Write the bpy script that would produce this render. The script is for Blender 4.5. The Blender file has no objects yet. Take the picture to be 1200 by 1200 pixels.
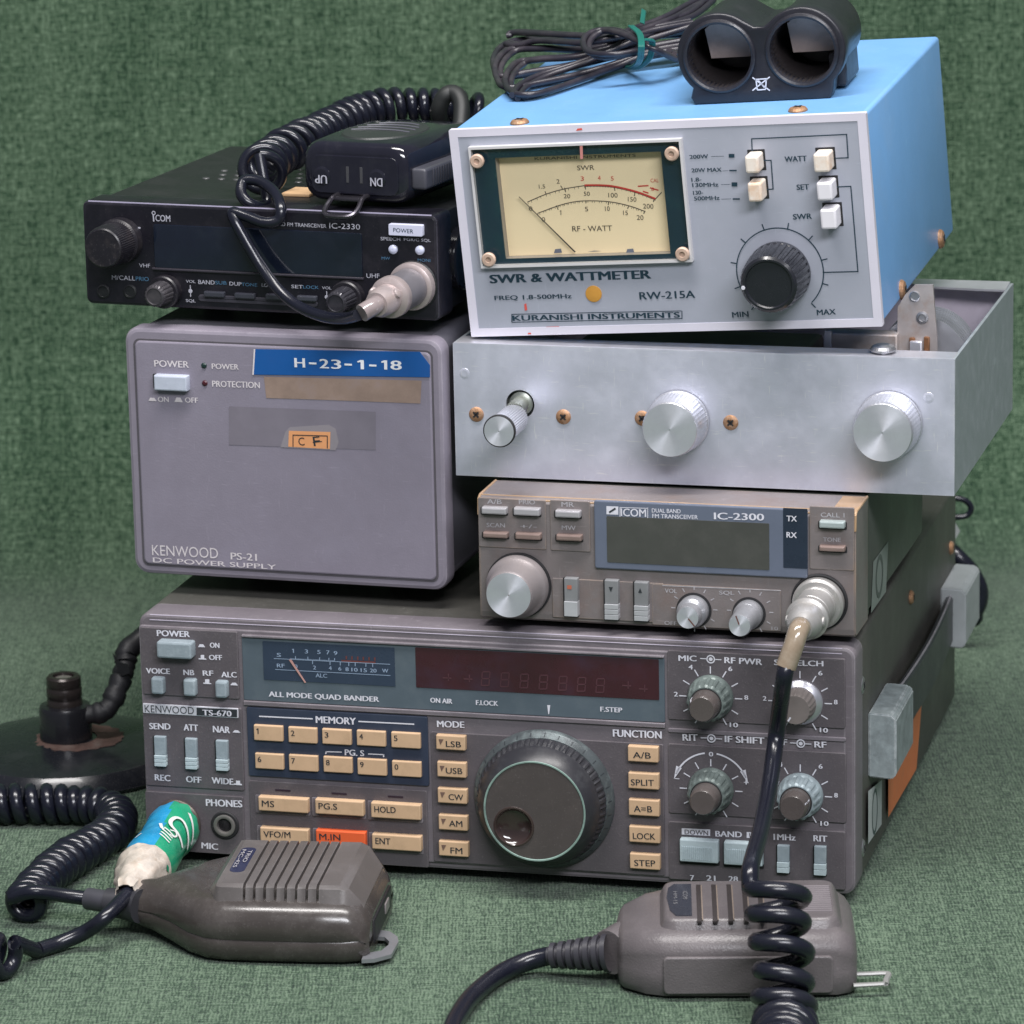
import bpy, bmesh, math, random
from mathutils import Vector, Matrix, Euler
random.seed(7)
sc = bpy.context.scene
COL = sc.collection
S = 0.001                                   # everything below is in millimetres

# ------------------------------------------------------------------ camera
CAM_F, CAM_PITCH, CAM_ROLL = 4852.8, 0.245721, -0.02129     # focal length in photo pixels (1200 wide)
CAM = Vector((139.914, -1486.14, 505.34))
_fw = Vector((0, math.cos(CAM_PITCH), -math.sin(CAM_PITCH)))
_up0 = Vector((0, math.sin(CAM_PITCH), math.cos(CAM_PITCH)))
_rt = math.cos(CAM_ROLL) * Vector((1, 0, 0)) + math.sin(CAM_ROLL) * _up0
_up = -math.sin(CAM_ROLL) * Vector((1, 0, 0)) + math.cos(CAM_ROLL) * _up0
cd = bpy.data.cameras.new('camera'); cam = bpy.data.objects.new('camera', cd); COL.objects.link(cam)
M = Matrix((_rt, _up, -_fw)).transposed().to_4x4(); M.translation = CAM * S
cam.matrix_world = M
cd.sensor_width = 36; cd.lens = 36 * CAM_F / 1200
cd.clip_start = 0.05; cd.clip_end = 50
cd.dof.use_dof = True; cd.dof.focus_distance = 1.50; cd.dof.aperture_fstop = 26
sc.camera = cam

# ------------------------------------------------------------------ light
w = bpy.data.worlds.new('World'); sc.world = w; w.use_nodes = True
w.node_tree.nodes['Background'].inputs[0].default_value = (0.78, 0.84, 1.0, 1)
w.node_tree.nodes['Background'].inputs[1].default_value = 0.17
def lamp(name, loc, target, sx, sy, power, col):
    d = bpy.data.lights.new(name, 'AREA'); d.shape = 'RECTANGLE'; d.size = sx; d.size_y = sy
    d.energy = power; d.color = col
    o = bpy.data.objects.new(name, d); COL.objects.link(o)
    o.location = loc
    o.rotation_euler = (Vector(target) - Vector(loc)).to_track_quat('-Z', 'Y').to_euler()
    return o
lamp('ceiling_tube_lamp', (0.16, -0.36, 1.45), (0.13, 0.02, 0.1), 1.25, 0.20, 31, (1.0, 0.97, 0.95))
lamp('ceiling_tube_lamp', (0.55, -1.70, 1.35), (0.15, 0.0, 0.12), 1.25, 0.30, 37, (0.95, 0.955, 1.0))
sc.view_settings.view_transform = 'Standard'; sc.view_settings.look = 'None'
sc.view_settings.exposure = 0.0; sc.view_settings.gamma = 1.0; sc.view_settings.use_curve_mapping = False

# ------------------------------------------------------------------ measuring on the photograph
def pray(px, py):
    return _fw + _rt * ((px - 600) / CAM_F) - _up * ((py - 600) / CAM_F)
def PZ(px, py, z=0.0):                       # point seen at (px, py) lying at height z
    d = pray(px, py); return CAM + d * ((z - CAM.z) / d.z)
def PY(px, py, y=0.0):                       # point seen at (px, py) lying at depth y
    d = pray(px, py); return CAM + d * ((y - CAM.y) / d.y)
def ZM(x0, y0, s):                           # enlargement of the photograph: x0, y0 corner, s scale
    return lambda x, y: (x0 + x / s, y0 + y / s)

# ------------------------------------------------------------------ materials
MATS = {}
def mat(name, col, rough=0.5, metal=0.0, var=0.12, vscale=90, bump=0.0, bscale=900, coat=0.0,
        dirt=None, dirt_amt=0.35, dscale=45, spec=0.5, rvar=0.08, brushed=None, scratch=0.0, edge=None, dust=0.0):
    """Procedural principled material: tone variation, optional stains, grain bump."""
    if name in MATS: return MATS[name]
    m = bpy.data.materials.new(name); m.use_nodes = True; MATS[name] = m
    nt = m.node_tree; N = nt.nodes; L = nt.links; b = N['Principled BSDF']
    b.inputs['Metallic'].default_value = metal
    b.inputs['Specular IOR Level'].default_value = spec
    b.inputs['Coat Weight'].default_value = coat
    b.inputs['Coat Roughness'].default_value = 0.08
    tc = N.new('ShaderNodeTexCoord')
    n1 = N.new('ShaderNodeTexNoise'); n1.inputs['Scale'].default_value = vscale; n1.inputs['Detail'].default_value = 6
    n1.inputs['Roughness'].default_value = 0.65
    src = tc.outputs['Object']
    if brushed:
        mp = N.new('ShaderNodeMapping'); mp.inputs['Scale'].default_value = brushed
        L.new(src, mp.inputs['Vector']); L.new(mp.outputs[0], n1.inputs['Vector'])
    else:
        L.new(src, n1.inputs['Vector'])
    r = N.new('ShaderNodeMapRange'); r.inputs[1].default_value = 0.25; r.inputs[2].default_value = 0.75
    r.inputs[3].default_value = 1 - var; r.inputs[4].default_value = 1 + var
    L.new(n1.outputs['Fac'], r.inputs[0])
    mx = N.new('ShaderNodeMix'); mx.data_type = 'RGBA'; mx.blend_type = 'MULTIPLY'; mx.inputs[0].default_value = 1
    mx.inputs[6].default_value = (*col, 1)
    L.new(r.outputs[0], mx.inputs[7])
    out = mx.outputs[2]
    n2 = N.new('ShaderNodeTexNoise'); n2.inputs['Scale'].default_value = dscale; n2.inputs['Detail'].default_value = 8
    n2.inputs['Roughness'].default_value = 0.7
    L.new(src, n2.inputs['Vector'])
    if dirt:
        cr = N.new('ShaderNodeMapRange'); cr.inputs[1].default_value = 0.5; cr.inputs[2].default_value = 0.75
        cr.inputs[3].default_value = 0; cr.inputs[4].default_value = dirt_amt
        L.new(n2.outputs['Fac'], cr.inputs[0])
        m2 = N.new('ShaderNodeMix'); m2.data_type = 'RGBA'; m2.inputs[7].default_value = (*dirt, 1)
        L.new(cr.outputs[0], m2.inputs[0]); L.new(out, m2.inputs[6]); out = m2.outputs[2]
    if scratch > 0:                              # fine pale scuffs in two directions
        for k, (rz, sc_) in enumerate(((0.35, (170, 170, 1500)), (-0.9, (120, 900, 1100)), (1.3, (1300, 150, 150)))):
            mp = N.new('ShaderNodeMapping'); mp.inputs['Rotation'].default_value = (0.35 * rz, rz, 0.2); mp.inputs['Scale'].default_value = sc_
            L.new(src, mp.inputs['Vector']); ns = N.new('ShaderNodeTexNoise'); ns.inputs['Scale'].default_value = 1; ns.inputs['Detail'].default_value = 2
            L.new(mp.outputs[0], ns.inputs['Vector'])
            q = N.new('ShaderNodeMapRange'); q.inputs[1].default_value = 0.67; q.inputs[2].default_value = 0.77; q.inputs[4].default_value = scratch
            L.new(ns.outputs['Fac'], q.inputs[0])
            m3 = N.new('ShaderNodeMix'); m3.data_type = 'RGBA'; c3 = [min(0.9, c * 1.7 + 0.05) for c in col]; m3.inputs[7].default_value = (*c3, 1)
            L.new(q.outputs[0], m3.inputs[0]); L.new(out, m3.inputs[6]); out = m3.outputs[2]
    if dust > 0:                                 # specks of dust
        v = N.new('ShaderNodeTexNoise'); v.inputs['Scale'].default_value = 1500; v.inputs['Detail'].default_value = 2; L.new(src, v.inputs['Vector'])
        q = N.new('ShaderNodeMapRange'); q.inputs[1].default_value = 0.62; q.inputs[2].default_value = 0.74; q.inputs[4].default_value = dust * 0.6
        L.new(v.outputs['Fac'], q.inputs[0]); mq = N.new('ShaderNodeMath'); mq.operation = 'MULTIPLY'; L.new(q.outputs[0], mq.inputs[0]); L.new(n2.outputs['Fac'], mq.inputs[1])
        m3 = N.new('ShaderNodeMix'); m3.data_type = 'RGBA'; m3.inputs[7].default_value = (0.34, 0.32, 0.31, 1)
        L.new(mq.outputs[0], m3.inputs[0]); L.new(out, m3.inputs[6]); out = m3.outputs[2]
    if edge:                                     # paint rubbed off along the edges
        ecol, eamt, erad = edge
        bv = N.new('ShaderNodeBevel'); bv.samples = 4; bv.inputs['Radius'].default_value = erad
        ge = N.new('ShaderNodeNewGeometry'); dp = N.new('ShaderNodeVectorMath'); dp.operation = 'DOT_PRODUCT'
        L.new(bv.outputs[0], dp.inputs[0]); L.new(ge.outputs['Normal'], dp.inputs[1])
        q = N.new('ShaderNodeMapRange'); q.inputs[1].default_value = 0.985; q.inputs[2].default_value = 0.90; q.inputs[4].default_value = eamt
        L.new(dp.outputs['Value'], q.inputs[0])
        q2 = N.new('ShaderNodeMapRange'); q2.inputs[1].default_value = 0.38; q2.inputs[2].default_value = 0.58
        L.new(n2.outputs['Fac'], q2.inputs[0]); mq = N.new('ShaderNodeMath'); mq.operation = 'MULTIPLY'; L.new(q.outputs[0], mq.inputs[0]); L.new(q2.outputs[0], mq.inputs[1])
        m3 = N.new('ShaderNodeMix'); m3.data_type = 'RGBA'; m3.inputs[7].default_value = (*ecol, 1)
        L.new(mq.outputs[0], m3.inputs[0]); L.new(out, m3.inputs[6]); out = m3.outputs[2]
    L.new(out, b.inputs['Base Color'])
    rr = N.new('ShaderNodeMapRange'); rr.inputs[1].default_value = 0.3; rr.inputs[2].default_value = 0.7
    rr.inputs[3].default_value = max(0.02, rough - rvar); rr.inputs[4].default_value = min(1, rough + rvar)
    L.new(n2.outputs['Fac'], rr.inputs[0]); L.new(rr.outputs[0], b.inputs['Roughness'])
    if bump > 0:
        n3 = N.new('ShaderNodeTexNoise'); n3.inputs['Scale'].default_value = bscale; n3.inputs['Detail'].default_value = 3
        L.new(src, n3.inputs['Vector'])
        bp = N.new('ShaderNodeBump'); bp.inputs['Strength'].default_value = bump; bp.inputs['Distance'].default_value = 0.0004
        L.new(n3.outputs['Fac'], bp.inputs['Height']); L.new(bp.outputs[0], b.inputs['Normal'])
    return m

def pane_mat(name, tint, rough=0.03, fac=0.06):
    """Thin clear or smoked acrylic: passes light with a tint and mirrors a little."""
    if name in MATS: return MATS[name]
    m = bpy.data.materials.new(name); m.use_nodes = True; MATS[name] = m
    nt = m.node_tree; N = nt.nodes; L = nt.links; N.remove(N['Principled BSDF'])
    t = N.new('ShaderNodeBsdfTransparent'); t.inputs[0].default_value = (*tint, 1)
    g = N.new('ShaderNodeBsdfGlossy'); g.inputs['Roughness'].default_value = rough
    fa = N.new('ShaderNodeLayerWeight'); fa.inputs[0].default_value = 0.5
    pw = N.new('ShaderNodeMath'); pw.operation = 'POWER'; pw.inputs[1].default_value = 4; L.new(fa.outputs['Facing'], pw.inputs[0])
    lw = N.new('ShaderNodeMath'); lw.operation = 'MULTIPLY_ADD'; lw.inputs[1].default_value = 0.6; lw.inputs[2].default_value = 0.025; L.new(pw.outputs[0], lw.inputs[0])
    ms = N.new('ShaderNodeMixShader')
    L.new(lw.outputs[0], ms.inputs[0]); L.new(t.outputs[0], ms.inputs[1]); L.new(g.outputs[0], ms.inputs[2])
    L.new(ms.outputs[0], N['Material Output'].inputs[0])
    return m

def spun_mat(name, col, rough=0.28):
    """Turned aluminium face: anisotropic sheen round the centre (UV-free: radial tangent)."""
    if name in MATS: return MATS[name]
    m = mat(name, col, rough, 0.7, var=0.06, vscale=200)
    b = m.node_tree.nodes['Principled BSDF']; N = m.node_tree.nodes; L = m.node_tree.links
    b.inputs['Anisotropic'].default_value = 0.8; b.inputs['Anisotropic Rotation'].default_value = 0.25
    uv = N.new('ShaderNodeTangent'); uv.direction_type = 'UV_MAP'
    L.new(uv.outputs[0], b.inputs['Tangent'])
    return m

def cloth_mat():
    m = bpy.data.materials.new('green_linen_cloth'); m.use_nodes = True
    nt = m.node_tree; N = nt.nodes; L = nt.links; b = N['Principled BSDF']
    uv = N.new('ShaderNodeUVMap'); uv.uv_map = 'UVMap'
    def noise(sx, sy, det=3, rg=0.6):
        mp = N.new('ShaderNodeMapping'); mp.inputs['Scale'].default_value = (sx, sy, 1)
        L.new(uv.outputs[0], mp.inputs['Vector'])
        n = N.new('ShaderNodeTexNoise'); n.inputs['Scale'].default_value = 1; n.inputs['Detail'].default_value = det
        n.inputs['Roughness'].default_value = rg
        L.new(mp.outputs[0], n.inputs['Vector']); return n.outputs['Fac']
    def mth(op, a, c=None, v=None):
        x = N.new('ShaderNodeMath'); x.operation = op; L.new(a, x.inputs[0])
        if c is not None: L.new(c, x.inputs[1])
        if v is not None: x.inputs[1].default_value = v
        return x.outputs[0]
    warp = noise(1050, 210); weft = noise(210, 1050)
    warp2 = noise(620, 26); weft2 = noise(26, 620)
    s = mth('ADD', warp, weft); s2 = mth('ADD', warp2, weft2)
    sep = N.new('ShaderNodeSeparateXYZ'); L.new(uv.outputs[0], sep.inputs[0])
    wob = noise(160, 160, 3)
    for ax in (0, 1):                            # the rows and columns of threads, 1.3 mm apart, wavering
        t = mth('MULTIPLY', sep.outputs[ax], v=4833.0); t = mth('ADD', t, mth('MULTIPLY', wob, v=14.0))
        t = mth('MULTIPLY', mth('SINE', t), v=0.085); s = mth('ADD', s, t)
    fine = noise(1700, 1700, 2)
    s = mth('ADD', s, mth('MULTIPLY', s2, v=0.40))
    s = mth('ADD', s, mth('MULTIPLY', fine, v=0.9))
    big = noise(13, 3, 5)
    s = mth('ADD', s, mth('MULTIPLY', big, v=0.50))
    cr = N.new('ShaderNodeMapRange'); cr.inputs[1].default_value = 1.62; cr.inputs[2].default_value = 2.40
    L.new(s, cr.inputs[0])
    ramp = N.new('ShaderNodeValToRGB'); e = ramp.color_ramp.elements
    e[0].position = 0.12; e[0].color = (0.004, 0.016, 0.009, 1)
    e[1].position = 0.95; e[1].color = (0.122, 0.180, 0.118, 1)
    k = ramp.color_ramp.elements.new(0.5); k.color = (0.021, 0.051, 0.026, 1)
    L.new(cr.outputs[0], ramp.inputs[0])
    # rusty and grey slubs
    sl = noise(14, 500, 4); sr = N.new('ShaderNodeMapRange'); sr.inputs[1].default_value = 0.64; sr.inputs[2].default_value = 0.78
    sr.inputs[4].default_value = 0.30; L.new(sl, sr.inputs[0])
    mx = N.new('ShaderNodeMix'); mx.data_type = 'RGBA'; mx.inputs[7].default_value = (0.06, 0.05, 0.04, 1)
    L.new(sr.outputs[0], mx.inputs[0]); L.new(ramp.outputs[0], mx.inputs[6])
    L.new(mx.outputs[2], b.inputs['Base Color'])
    b.inputs['Roughness'].default_value = 0.95; b.inputs['Specular IOR Level'].default_value = 0.15
    b.inputs['Sheen Weight'].default_value = 0.15
    bp = N.new('ShaderNodeBump'); bp.inputs['Strength'].default_value = 0.55; bp.inputs['Distance'].default_value = 0.0007
    L.new(s, bp.inputs['Height']); L.new(bp.outputs[0], b.inputs['Normal'])
    return m

# ------------------------------------------------------------------ object helpers
def root(name, label, cat, loc=(0, 0, 0), rot=None, group=None):
    o = bpy.data.objects.new(name, None); COL.objects.link(o)
    o.empty_display_size = 0.01
    m = (rot or Matrix.Identity(3)).to_4x4(); m.translation = Vector(loc) * S
    o.matrix_world = m
    o['label'] = label; o['category'] = cat
    if group: o['group'] = group
    return o
def put(name, bm, m, parent, angle=38, label=None, uv=False):
    """link a bmesh (millimetres, in the thing's frame) as one mesh object"""
    me = bpy.data.meshes.new(name)
    if uv:
        pass
    bm.normal_update()
    bm.to_mesh(me); bm.free()
    me.transform(Matrix.Scale(S, 4))
    for p in me.polygons: p.use_smooth = True
    me.set_sharp_from_angle(angle=math.radians(angle))
    for p in me.polygons: p.use_smooth = len(p.vertices) <= 4
    if len(me.polygons) < 200:
        big = max([p.area for p in me.polygons] or [0])
        for p in me.polygons:
            if p.area > big * 0.5 and len(me.polygons) > 8 and angle < 70: p.use_smooth = False
    ms = m if isinstance(m, (list, tuple)) else [m]
    for x in ms: me.materials.append(x)
    o = bpy.data.objects.new(name, me); COL.objects.link(o)
    if parent: o.parent = parent
    if label: o['label'] = label
    return o

def B(): return bmesh.new()
def box(bm, x0, x1, y0, y1, z0, z1, bev=0.0, seg=2, mi=0):
    if x0 > x1: x0, x1 = x1, x0
    if y0 > y1: y0, y1 = y1, y0
    if z0 > z1: z0, z1 = z1, z0
    r = bmesh.ops.create_cube(bm, size=1)
    vs = r['verts']
    for v in vs:
        v.co = Vector(((x0 + x1) / 2 + v.co.x * (x1 - x0), (y0 + y1) / 2 + v.co.y * (y1 - y0), (z0 + z1) / 2 + v.co.z * (z1 - z0)))
    fs = list({f for v in vs for f in v.link_faces})
    for f in fs: f.material_index = mi
    if bev > 0:
        es = list({e for v in vs for e in v.link_edges})
        bmesh.ops.bevel(bm, geom=es, offset=bev, segments=seg, profile=0.5, affect='EDGES')
    return bm
def loft(bm, rings, cap=True, closed=True, mi=0):
    vr = [[bm.verts.new(p) for p in ring] for ring in rings]
    n = len(rings[0])
    for a, b in zip(vr, vr[1:]):
        for i in range(n if closed else n - 1):
            j = (i + 1) % n
            try: f = bm.faces.new((a[i], a[j], b[j], b[i])); f.material_index = mi
            except ValueError: pass
    if cap:
        for ring in (vr[0], vr[-1]):
            try: f = bm.faces.new(ring); f.material_index = mi
            except ValueError: pass
    return bm
def fixn(bm):
    bmesh.ops.recalc_face_normals(bm, faces=bm.faces[:]); return bm
def thick(bm, t):
    """give open sheet faces a back t mm behind them and side walls"""
    bm.normal_update(); fs = bm.faces[:]; bk = {}
    for f in fs:
        for v in f.verts:
            if v not in bk: bk[v] = bm.verts.new(v.co - f.normal * t)
    ed = [e for e in bm.edges if len(e.link_faces) == 1]
    for f in fs: bm.faces.new([bk[v] for v in reversed(f.verts)])
    for e in ed:
        a, b_ = e.verts
        bm.faces.new((a, b_, bk[b_], bk[a]))
    fixn(bm); return bm
def rrect(x0, x1, z0, z1, r, n=5):
    pts = []
    for cx, cz, a0 in ((x1 - r, z1 - r, 0), (x0 + r, z1 - r, 90), (x0 + r, z0 + r, 180), (x1 - r, z0 + r, 270)):
        for k in range(n + 1):
            a = math.radians(a0 + 90 * k / n); pts.append((cx + r * math.cos(a), cz + r * math.sin(a)))
    return pts
def plate(bm, x0, x1, z0, z1, yf, yb, r=0.6, bev=0.3, mi=0, n=4):
    """rounded slab facing -y, front at yf, back at yb"""
    if x0 > x1: x0, x1 = x1, x0
    if z0 > z1: z0, z1 = z1, z0
    r = min(r, (x1 - x0) / 2.05, (z1 - z0) / 2.05)
    def ring(i, y): return [(x, y, z) for x, z in rrect(x0 + i, x1 - i, z0 + i, z1 - i, max(0.02, r - i * 0.6), n)]
    loft(bm, [ring(0, yb), ring(0, yf + bev), ring(bev * 0.3, yf + bev * 0.3), ring(bev, yf)], mi=mi)
    return bm
def lathe(bm, c, ax, prof, n=40, knurl=0, mi=0, cap0=False, cap1=True, phase=0.0):
    """prof: (radius, height, knurl amplitude) along axis ax from point c"""
    ax = Vector(ax).normalized(); c = Vector(c)
    t = Vector((0, 0, 1)) if abs(ax.z) < 0.9 else Vector((1, 0, 0))
    ex = ax.cross(t).normalized(); ez = ex.cross(ax).normalized()
    rings = []
    for p in prof:
        r, h = p[0], p[1]; amp = p[2] if len(p) > 2 else 0
        ring = []
        for i in range(n):
            a = 2 * math.pi * i / n + phase
            rr = r + (amp * (1 if math.cos(knurl * (a - phase)) > 0 else -1) if knurl and amp else 0)
            ring.append(c + ax * h + ex * (rr * math.cos(a)) + ez * (rr * math.sin(a)))
        rings.append(ring)
    vr = [[bm.verts.new(p) for p in ring] for ring in rings]
    for a, b in zip(vr, vr[1:]):
        for i in range(n):
            j = (i + 1) % n
            f = bm.faces.new((a[i], a[j], b[j], b[i])); f.material_index = mi
    if cap0: bm.faces.new(vr[0]).material_index = mi
    if cap1: bm.faces.new(vr[-1]).material_index = mi
    return bm
def spun_disc(bm, c, ax, r, n=48, mi=0):
    """disc of wedges with UVs that run round the centre, for a turned finish"""
    ax = Vector(ax).normalized(); c = Vector(c)
    ex = ax.cross(Vector((0, 0, 1))).normalized(); ez = ex.cross(ax).normalized()
    uvl = bm.loops.layers.uv.get('UVMap') or bm.loops.layers.uv.new('UVMap')
    for i in range(n):
        a0, a1 = 2 * math.pi * i / n, 2 * math.pi * (i + 1) / n
        pts = []
        for a in (a0, a1): pts.append((ex * math.cos(a) + ez * math.sin(a)))
        q = [(pts[0], 0.03, a0), (pts[0], 1, a0), (pts[1], 1, a1), (pts[1], 0.03, a1)]
        vs = [bm.verts.new(c + d * (r * k)) for d, k, a in q]
        f = bm.faces.new(vs); f.material_index = mi
        for lp, (d, k, a) in zip(f.loops, q): lp[uvl].uv = (a, k)
    return bm
def smooth_path(pts, sub=8):
    """Catmull-Rom through points"""
    P = [Vector(p) for p in pts]; out = []
    for i in range(len(P) - 1):
        p0 = P[i - 1] if i else P[0] * 2 - P[1]; p1, p2 = P[i], P[i + 1]
        p3 = P[i + 2] if i + 2 < len(P) else P[-1] * 2 - P[-2]
        for k in range(sub):
            t = k / sub
            out.append(0.5 * ((2 * p1) + (p2 - p0) * t + (2 * p0 - 5 * p1 + 4 * p2 - p3) * t * t + (3 * p1 - p0 - 3 * p2 + p3) * t ** 3))
    out.append(P[-1]); return out
def tube(bm, pts, r, n=10, mi=0, cap=True):
    P = [Vector(p) for p in pts]
    rad = r if callable(r) else (lambda t: r)
    T = []
    for i in range(len(P)):
        d = (P[min(i + 1, len(P) - 1)] - P[max(i - 1, 0)])
        T.append(d.normalized() if d.length > 1e-9 else Vector((0, 0, 1)))
    up = Vector((0, 0, 1)) if abs(T[0].z) < 0.9 else Vector((1, 0, 0))
    u = T[0].cross(up).normalized()
    rings = []
    for i in range(len(P)):
        u = (u - T[i] * u.dot(T[i]))
        u = u.normalized() if u.length > 1e-6 else T[i].orthogonal().normalized()
        v = T[i].cross(u); rr = rad(i / max(1, len(P) - 1))
        rings.append([P[i] + u * (rr * math.cos(2 * math.pi * k / n)) + v * (rr * math.sin(2 * math.pi * k / n)) for k in range(n)])
    return loft(bm, rings, cap=cap, mi=mi)
def coil_points(axis, R, pitch, phase=0.0, per=18, up=(0, 0, 1), sgn=1, squash=1.0):
    """helix of radius R and given pitch wound round the polyline axis"""
    A = smooth_path(axis, 14)
    L = [0.0]
    for a, b in zip(A, A[1:]): L.append(L[-1] + (b - a).length)
    tot = L[-1]; pf = pitch if callable(pitch) else (lambda t: pitch)
    m = int(tot / min(pf(0), pf(.5), pf(1)) * per) + 1; ang = phase
    out = []; k = 0; T0 = (A[1] - A[0]).normalized()
    u = T0.cross(Vector(up)).normalized()
    for i in range(m + 1):
        s = tot * i / m
        while k < len(L) - 2 and L[k + 1] < s: k += 1
        f = (s - L[k]) / max(1e-9, L[k + 1] - L[k])
        p = A[k].lerp(A[k + 1], f)
        t0 = (A[min(k + 1, len(A) - 1)] - A[max(k - 1, 0)]).normalized()
        t1 = (A[min(k + 2, len(A) - 1)] - A[k]).normalized()
        t = t0.lerp(t1, f).normalized()
        u = (u - t * u.dot(t)).normalized(); v = t.cross(u)
        a = ang; ang += sgn * 2 * math.pi * (tot / m) / (pf(i / m) * (1 + .10 * math.sin(s * .21 + phase) + .06 * math.sin(s * .083)))
        rr = (R(i / m) if callable(R) else R) * (1 + .05 * math.sin(s * .13 + 1) + .04 * math.sin(s * .37))
        out.append(p + u * (rr * math.cos(a)) + v * (rr * squash * math.sin(a)))
    return out

# ------------------------------------------------------------------ lettering
_txt = {}
def glyphs(s, bold):
    key = (s, bold)
    if key in _txt: return _txt[key]
    if s == '1':                             # the built-in figure one is a bare bar
        return [Vector((x, y, 0)) for x, y in ((0, .53), (0, .63), (.2, .74), (.34, .74), (.34, 0), (.2, 0), (.2, .58))], [[0, 6, 5, 4, 3, 2, 1]]
    c = bpy.data.curves.new('lettering', 'FONT'); c.body = s; c.size = 1; c.resolution_u = 3; c.offset = bold
    c.fill_mode = 'FRONT'
    o = bpy.data.objects.new('lettering', c)
    me = bpy.data.meshes.new_from_object(o)
    vs = [v.co.copy() for v in me.vertices]; fs = [list(p.vertices) for p in me.polygons]
    bpy.data.meshes.remove(me); bpy.data.objects.remove(o); bpy.data.curves.remove(c)
    _txt[key] = (vs, fs); return vs, fs
def text3(bm, s, A, Bp, up, bold=0.018, mi=0):
    """lettering whose ink box spans A to Bp along the baseline and the vector up"""
    vs, fs = glyphs(s, min(bold, 0.0))
    if not vs: return
    x0 = min(v.x for v in vs); x1 = max(v.x for v in vs); y0 = min(v.y for v in vs); y1 = max(v.y for v in vs)
    A = Vector(A); d = Vector(Bp) - A; up = Vector(up)
    nrm = d.cross(up).normalized(); sh = d.normalized() * (bold * 1.6 * up.length)
    # heavier strokes: the letter printed again a hair to each side, each print 0.01 mm above the last
    for k, o in enumerate((Vector(), sh, -sh) if bold > 0.009 else (Vector(),)):
        nv = [bm.verts.new(A + o + nrm * (0.012 * k) + d * ((v.x - x0) / max(1e-6, x1 - x0)) + up * ((v.y - y0) / max(1e-6, y1 - y0))) for v in vs]
        for f in fs:
            try: q = bm.faces.new([nv[i] for i in f]); q.material_index = mi
            except ValueError: pass

class Panel:
    """a box-shaped case: local x right, y away from the camera, z up, origin front bottom left"""
    def __init__(s, name, label, cat, loc, rx, ry, rz, W, D, H, R=None):
        s.R = R or Matrix.Rotation(rz, 3, 'Z') @ Matrix.Rotation(ry, 3, 'Y') @ Matrix.Rotation(rx, 3, 'X')
        s.loc = Vector(loc); s.W, s.D, s.H = W, D, H
        s.root = root(name, label, cat, loc, s.R)
        s.iR = s.R.transposed()
    def _hit(s, px, py, ax, val):
        o = s.iR @ (CAM - s.loc); d = s.iR @ pray(px, py)
        return o + d * ((val - o[ax]) / d[ax])
    def f(s, px, py, off=0.0): q = s._hit(px, py, 1, -off); return q
    def side(s, px, py, off=0.0): return s._hit(px, py, 0, s.W + off)
    def top(s, px, py, off=0.0): return s._hit(px, py, 2, s.H + off)
    def w2l(s, p): return s.iR @ (Vector(p) - s.loc)
    def text(s, bm, z, st, a, b, h, off=0.0, bold=0.018, mi=0):
        A = s.f(*z(*a), off); Bq = s.f(*z(*b), off); C = s.f(*z(a[0], a[1] - h), off)
        d = (Bq - A).normalized(); hh = abs(C.z - A.z)
        text3(bm, st, A, Bq, Vector((-d.z, 0, d.x)) * hh, bold, mi)
    def line(s, bm, z, a, b, wpx, off=0.0, mi=0):
        A = s.f(*z(*a), off); Bq = s.f(*z(*b), off); e = s.f(*z(a[0], a[1] - wpx), off)
        hw = abs(e.z - A.z) / 2; d = (Bq - A).normalized(); n = Vector((-d.z, 0, d.x)) * hw
        bm.faces.new([bm.verts.new(p) for p in (A - n, Bq - n, Bq + n, A + n)]).material_index = mi
    def poly(s, bm, z, pts, off=0.0, mi=0):
        f = bm.faces.new([bm.verts.new(s.f(*z(*p), off)) for p in pts]); f.material_index = mi
        if f.normal.length == 0: f.normal_update()
        if f.normal.y > 0: f.normal_flip()
    def ring(s, bm, c, r0, r1, off=0.0, a0=0, a1=360, n=40, mi=0):
        """flat ring (mm) on the front; angles clockwise from the top"""
        for i in range(n):
            q = []
            for a, r in ((i, r0), (i + 1, r0), (i + 1, r1), (i, r1)):
                t = math.radians(a0 + (a1 - a0) * a / n)
                q.append(Vector((c.x + r * math.sin(t), -off, c.z + r * math.cos(t))))
            f = bm.faces.new([bm.verts.new(p) for p in q]); f.material_index = mi
    def rad(s, bm, c, ang, r0, r1, w, off=0.0, mi=0):
        t = math.radians(ang); d = Vector((math.sin(t), 0, math.cos(t))); n = Vector((d.z, 0, -d.x)) * (w / 2)
        o = Vector((c.x, -off, c.z))
        f = bm.faces.new([bm.verts.new(p) for p in (o + d * r0 - n, o + d * r1 - n, o + d * r1 + n, o + d * r0 + n)]); f.material_index = mi
    def rect(s, z, a, b, off=0.0):
        A = s.f(*z(*a), off); Bq = s.f(*z(*b), off); return A.x, Bq.x, Bq.z, A.z
    def key(s, name, z, a, b, h, m, base=0.0, r=0.5, bev=0.35, lab=None, parent=None):
        x0, x1, z0, z1 = s.rect(z, a, b, h)
        bm = B(); plate(bm, x0, x1, z0, z1, -h, -base + 0.05, r, bev); fixn(bm)
        return put(name, bm, m, parent or s.root, label=lab)
I1 = lambda x, y: (x, y)
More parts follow.
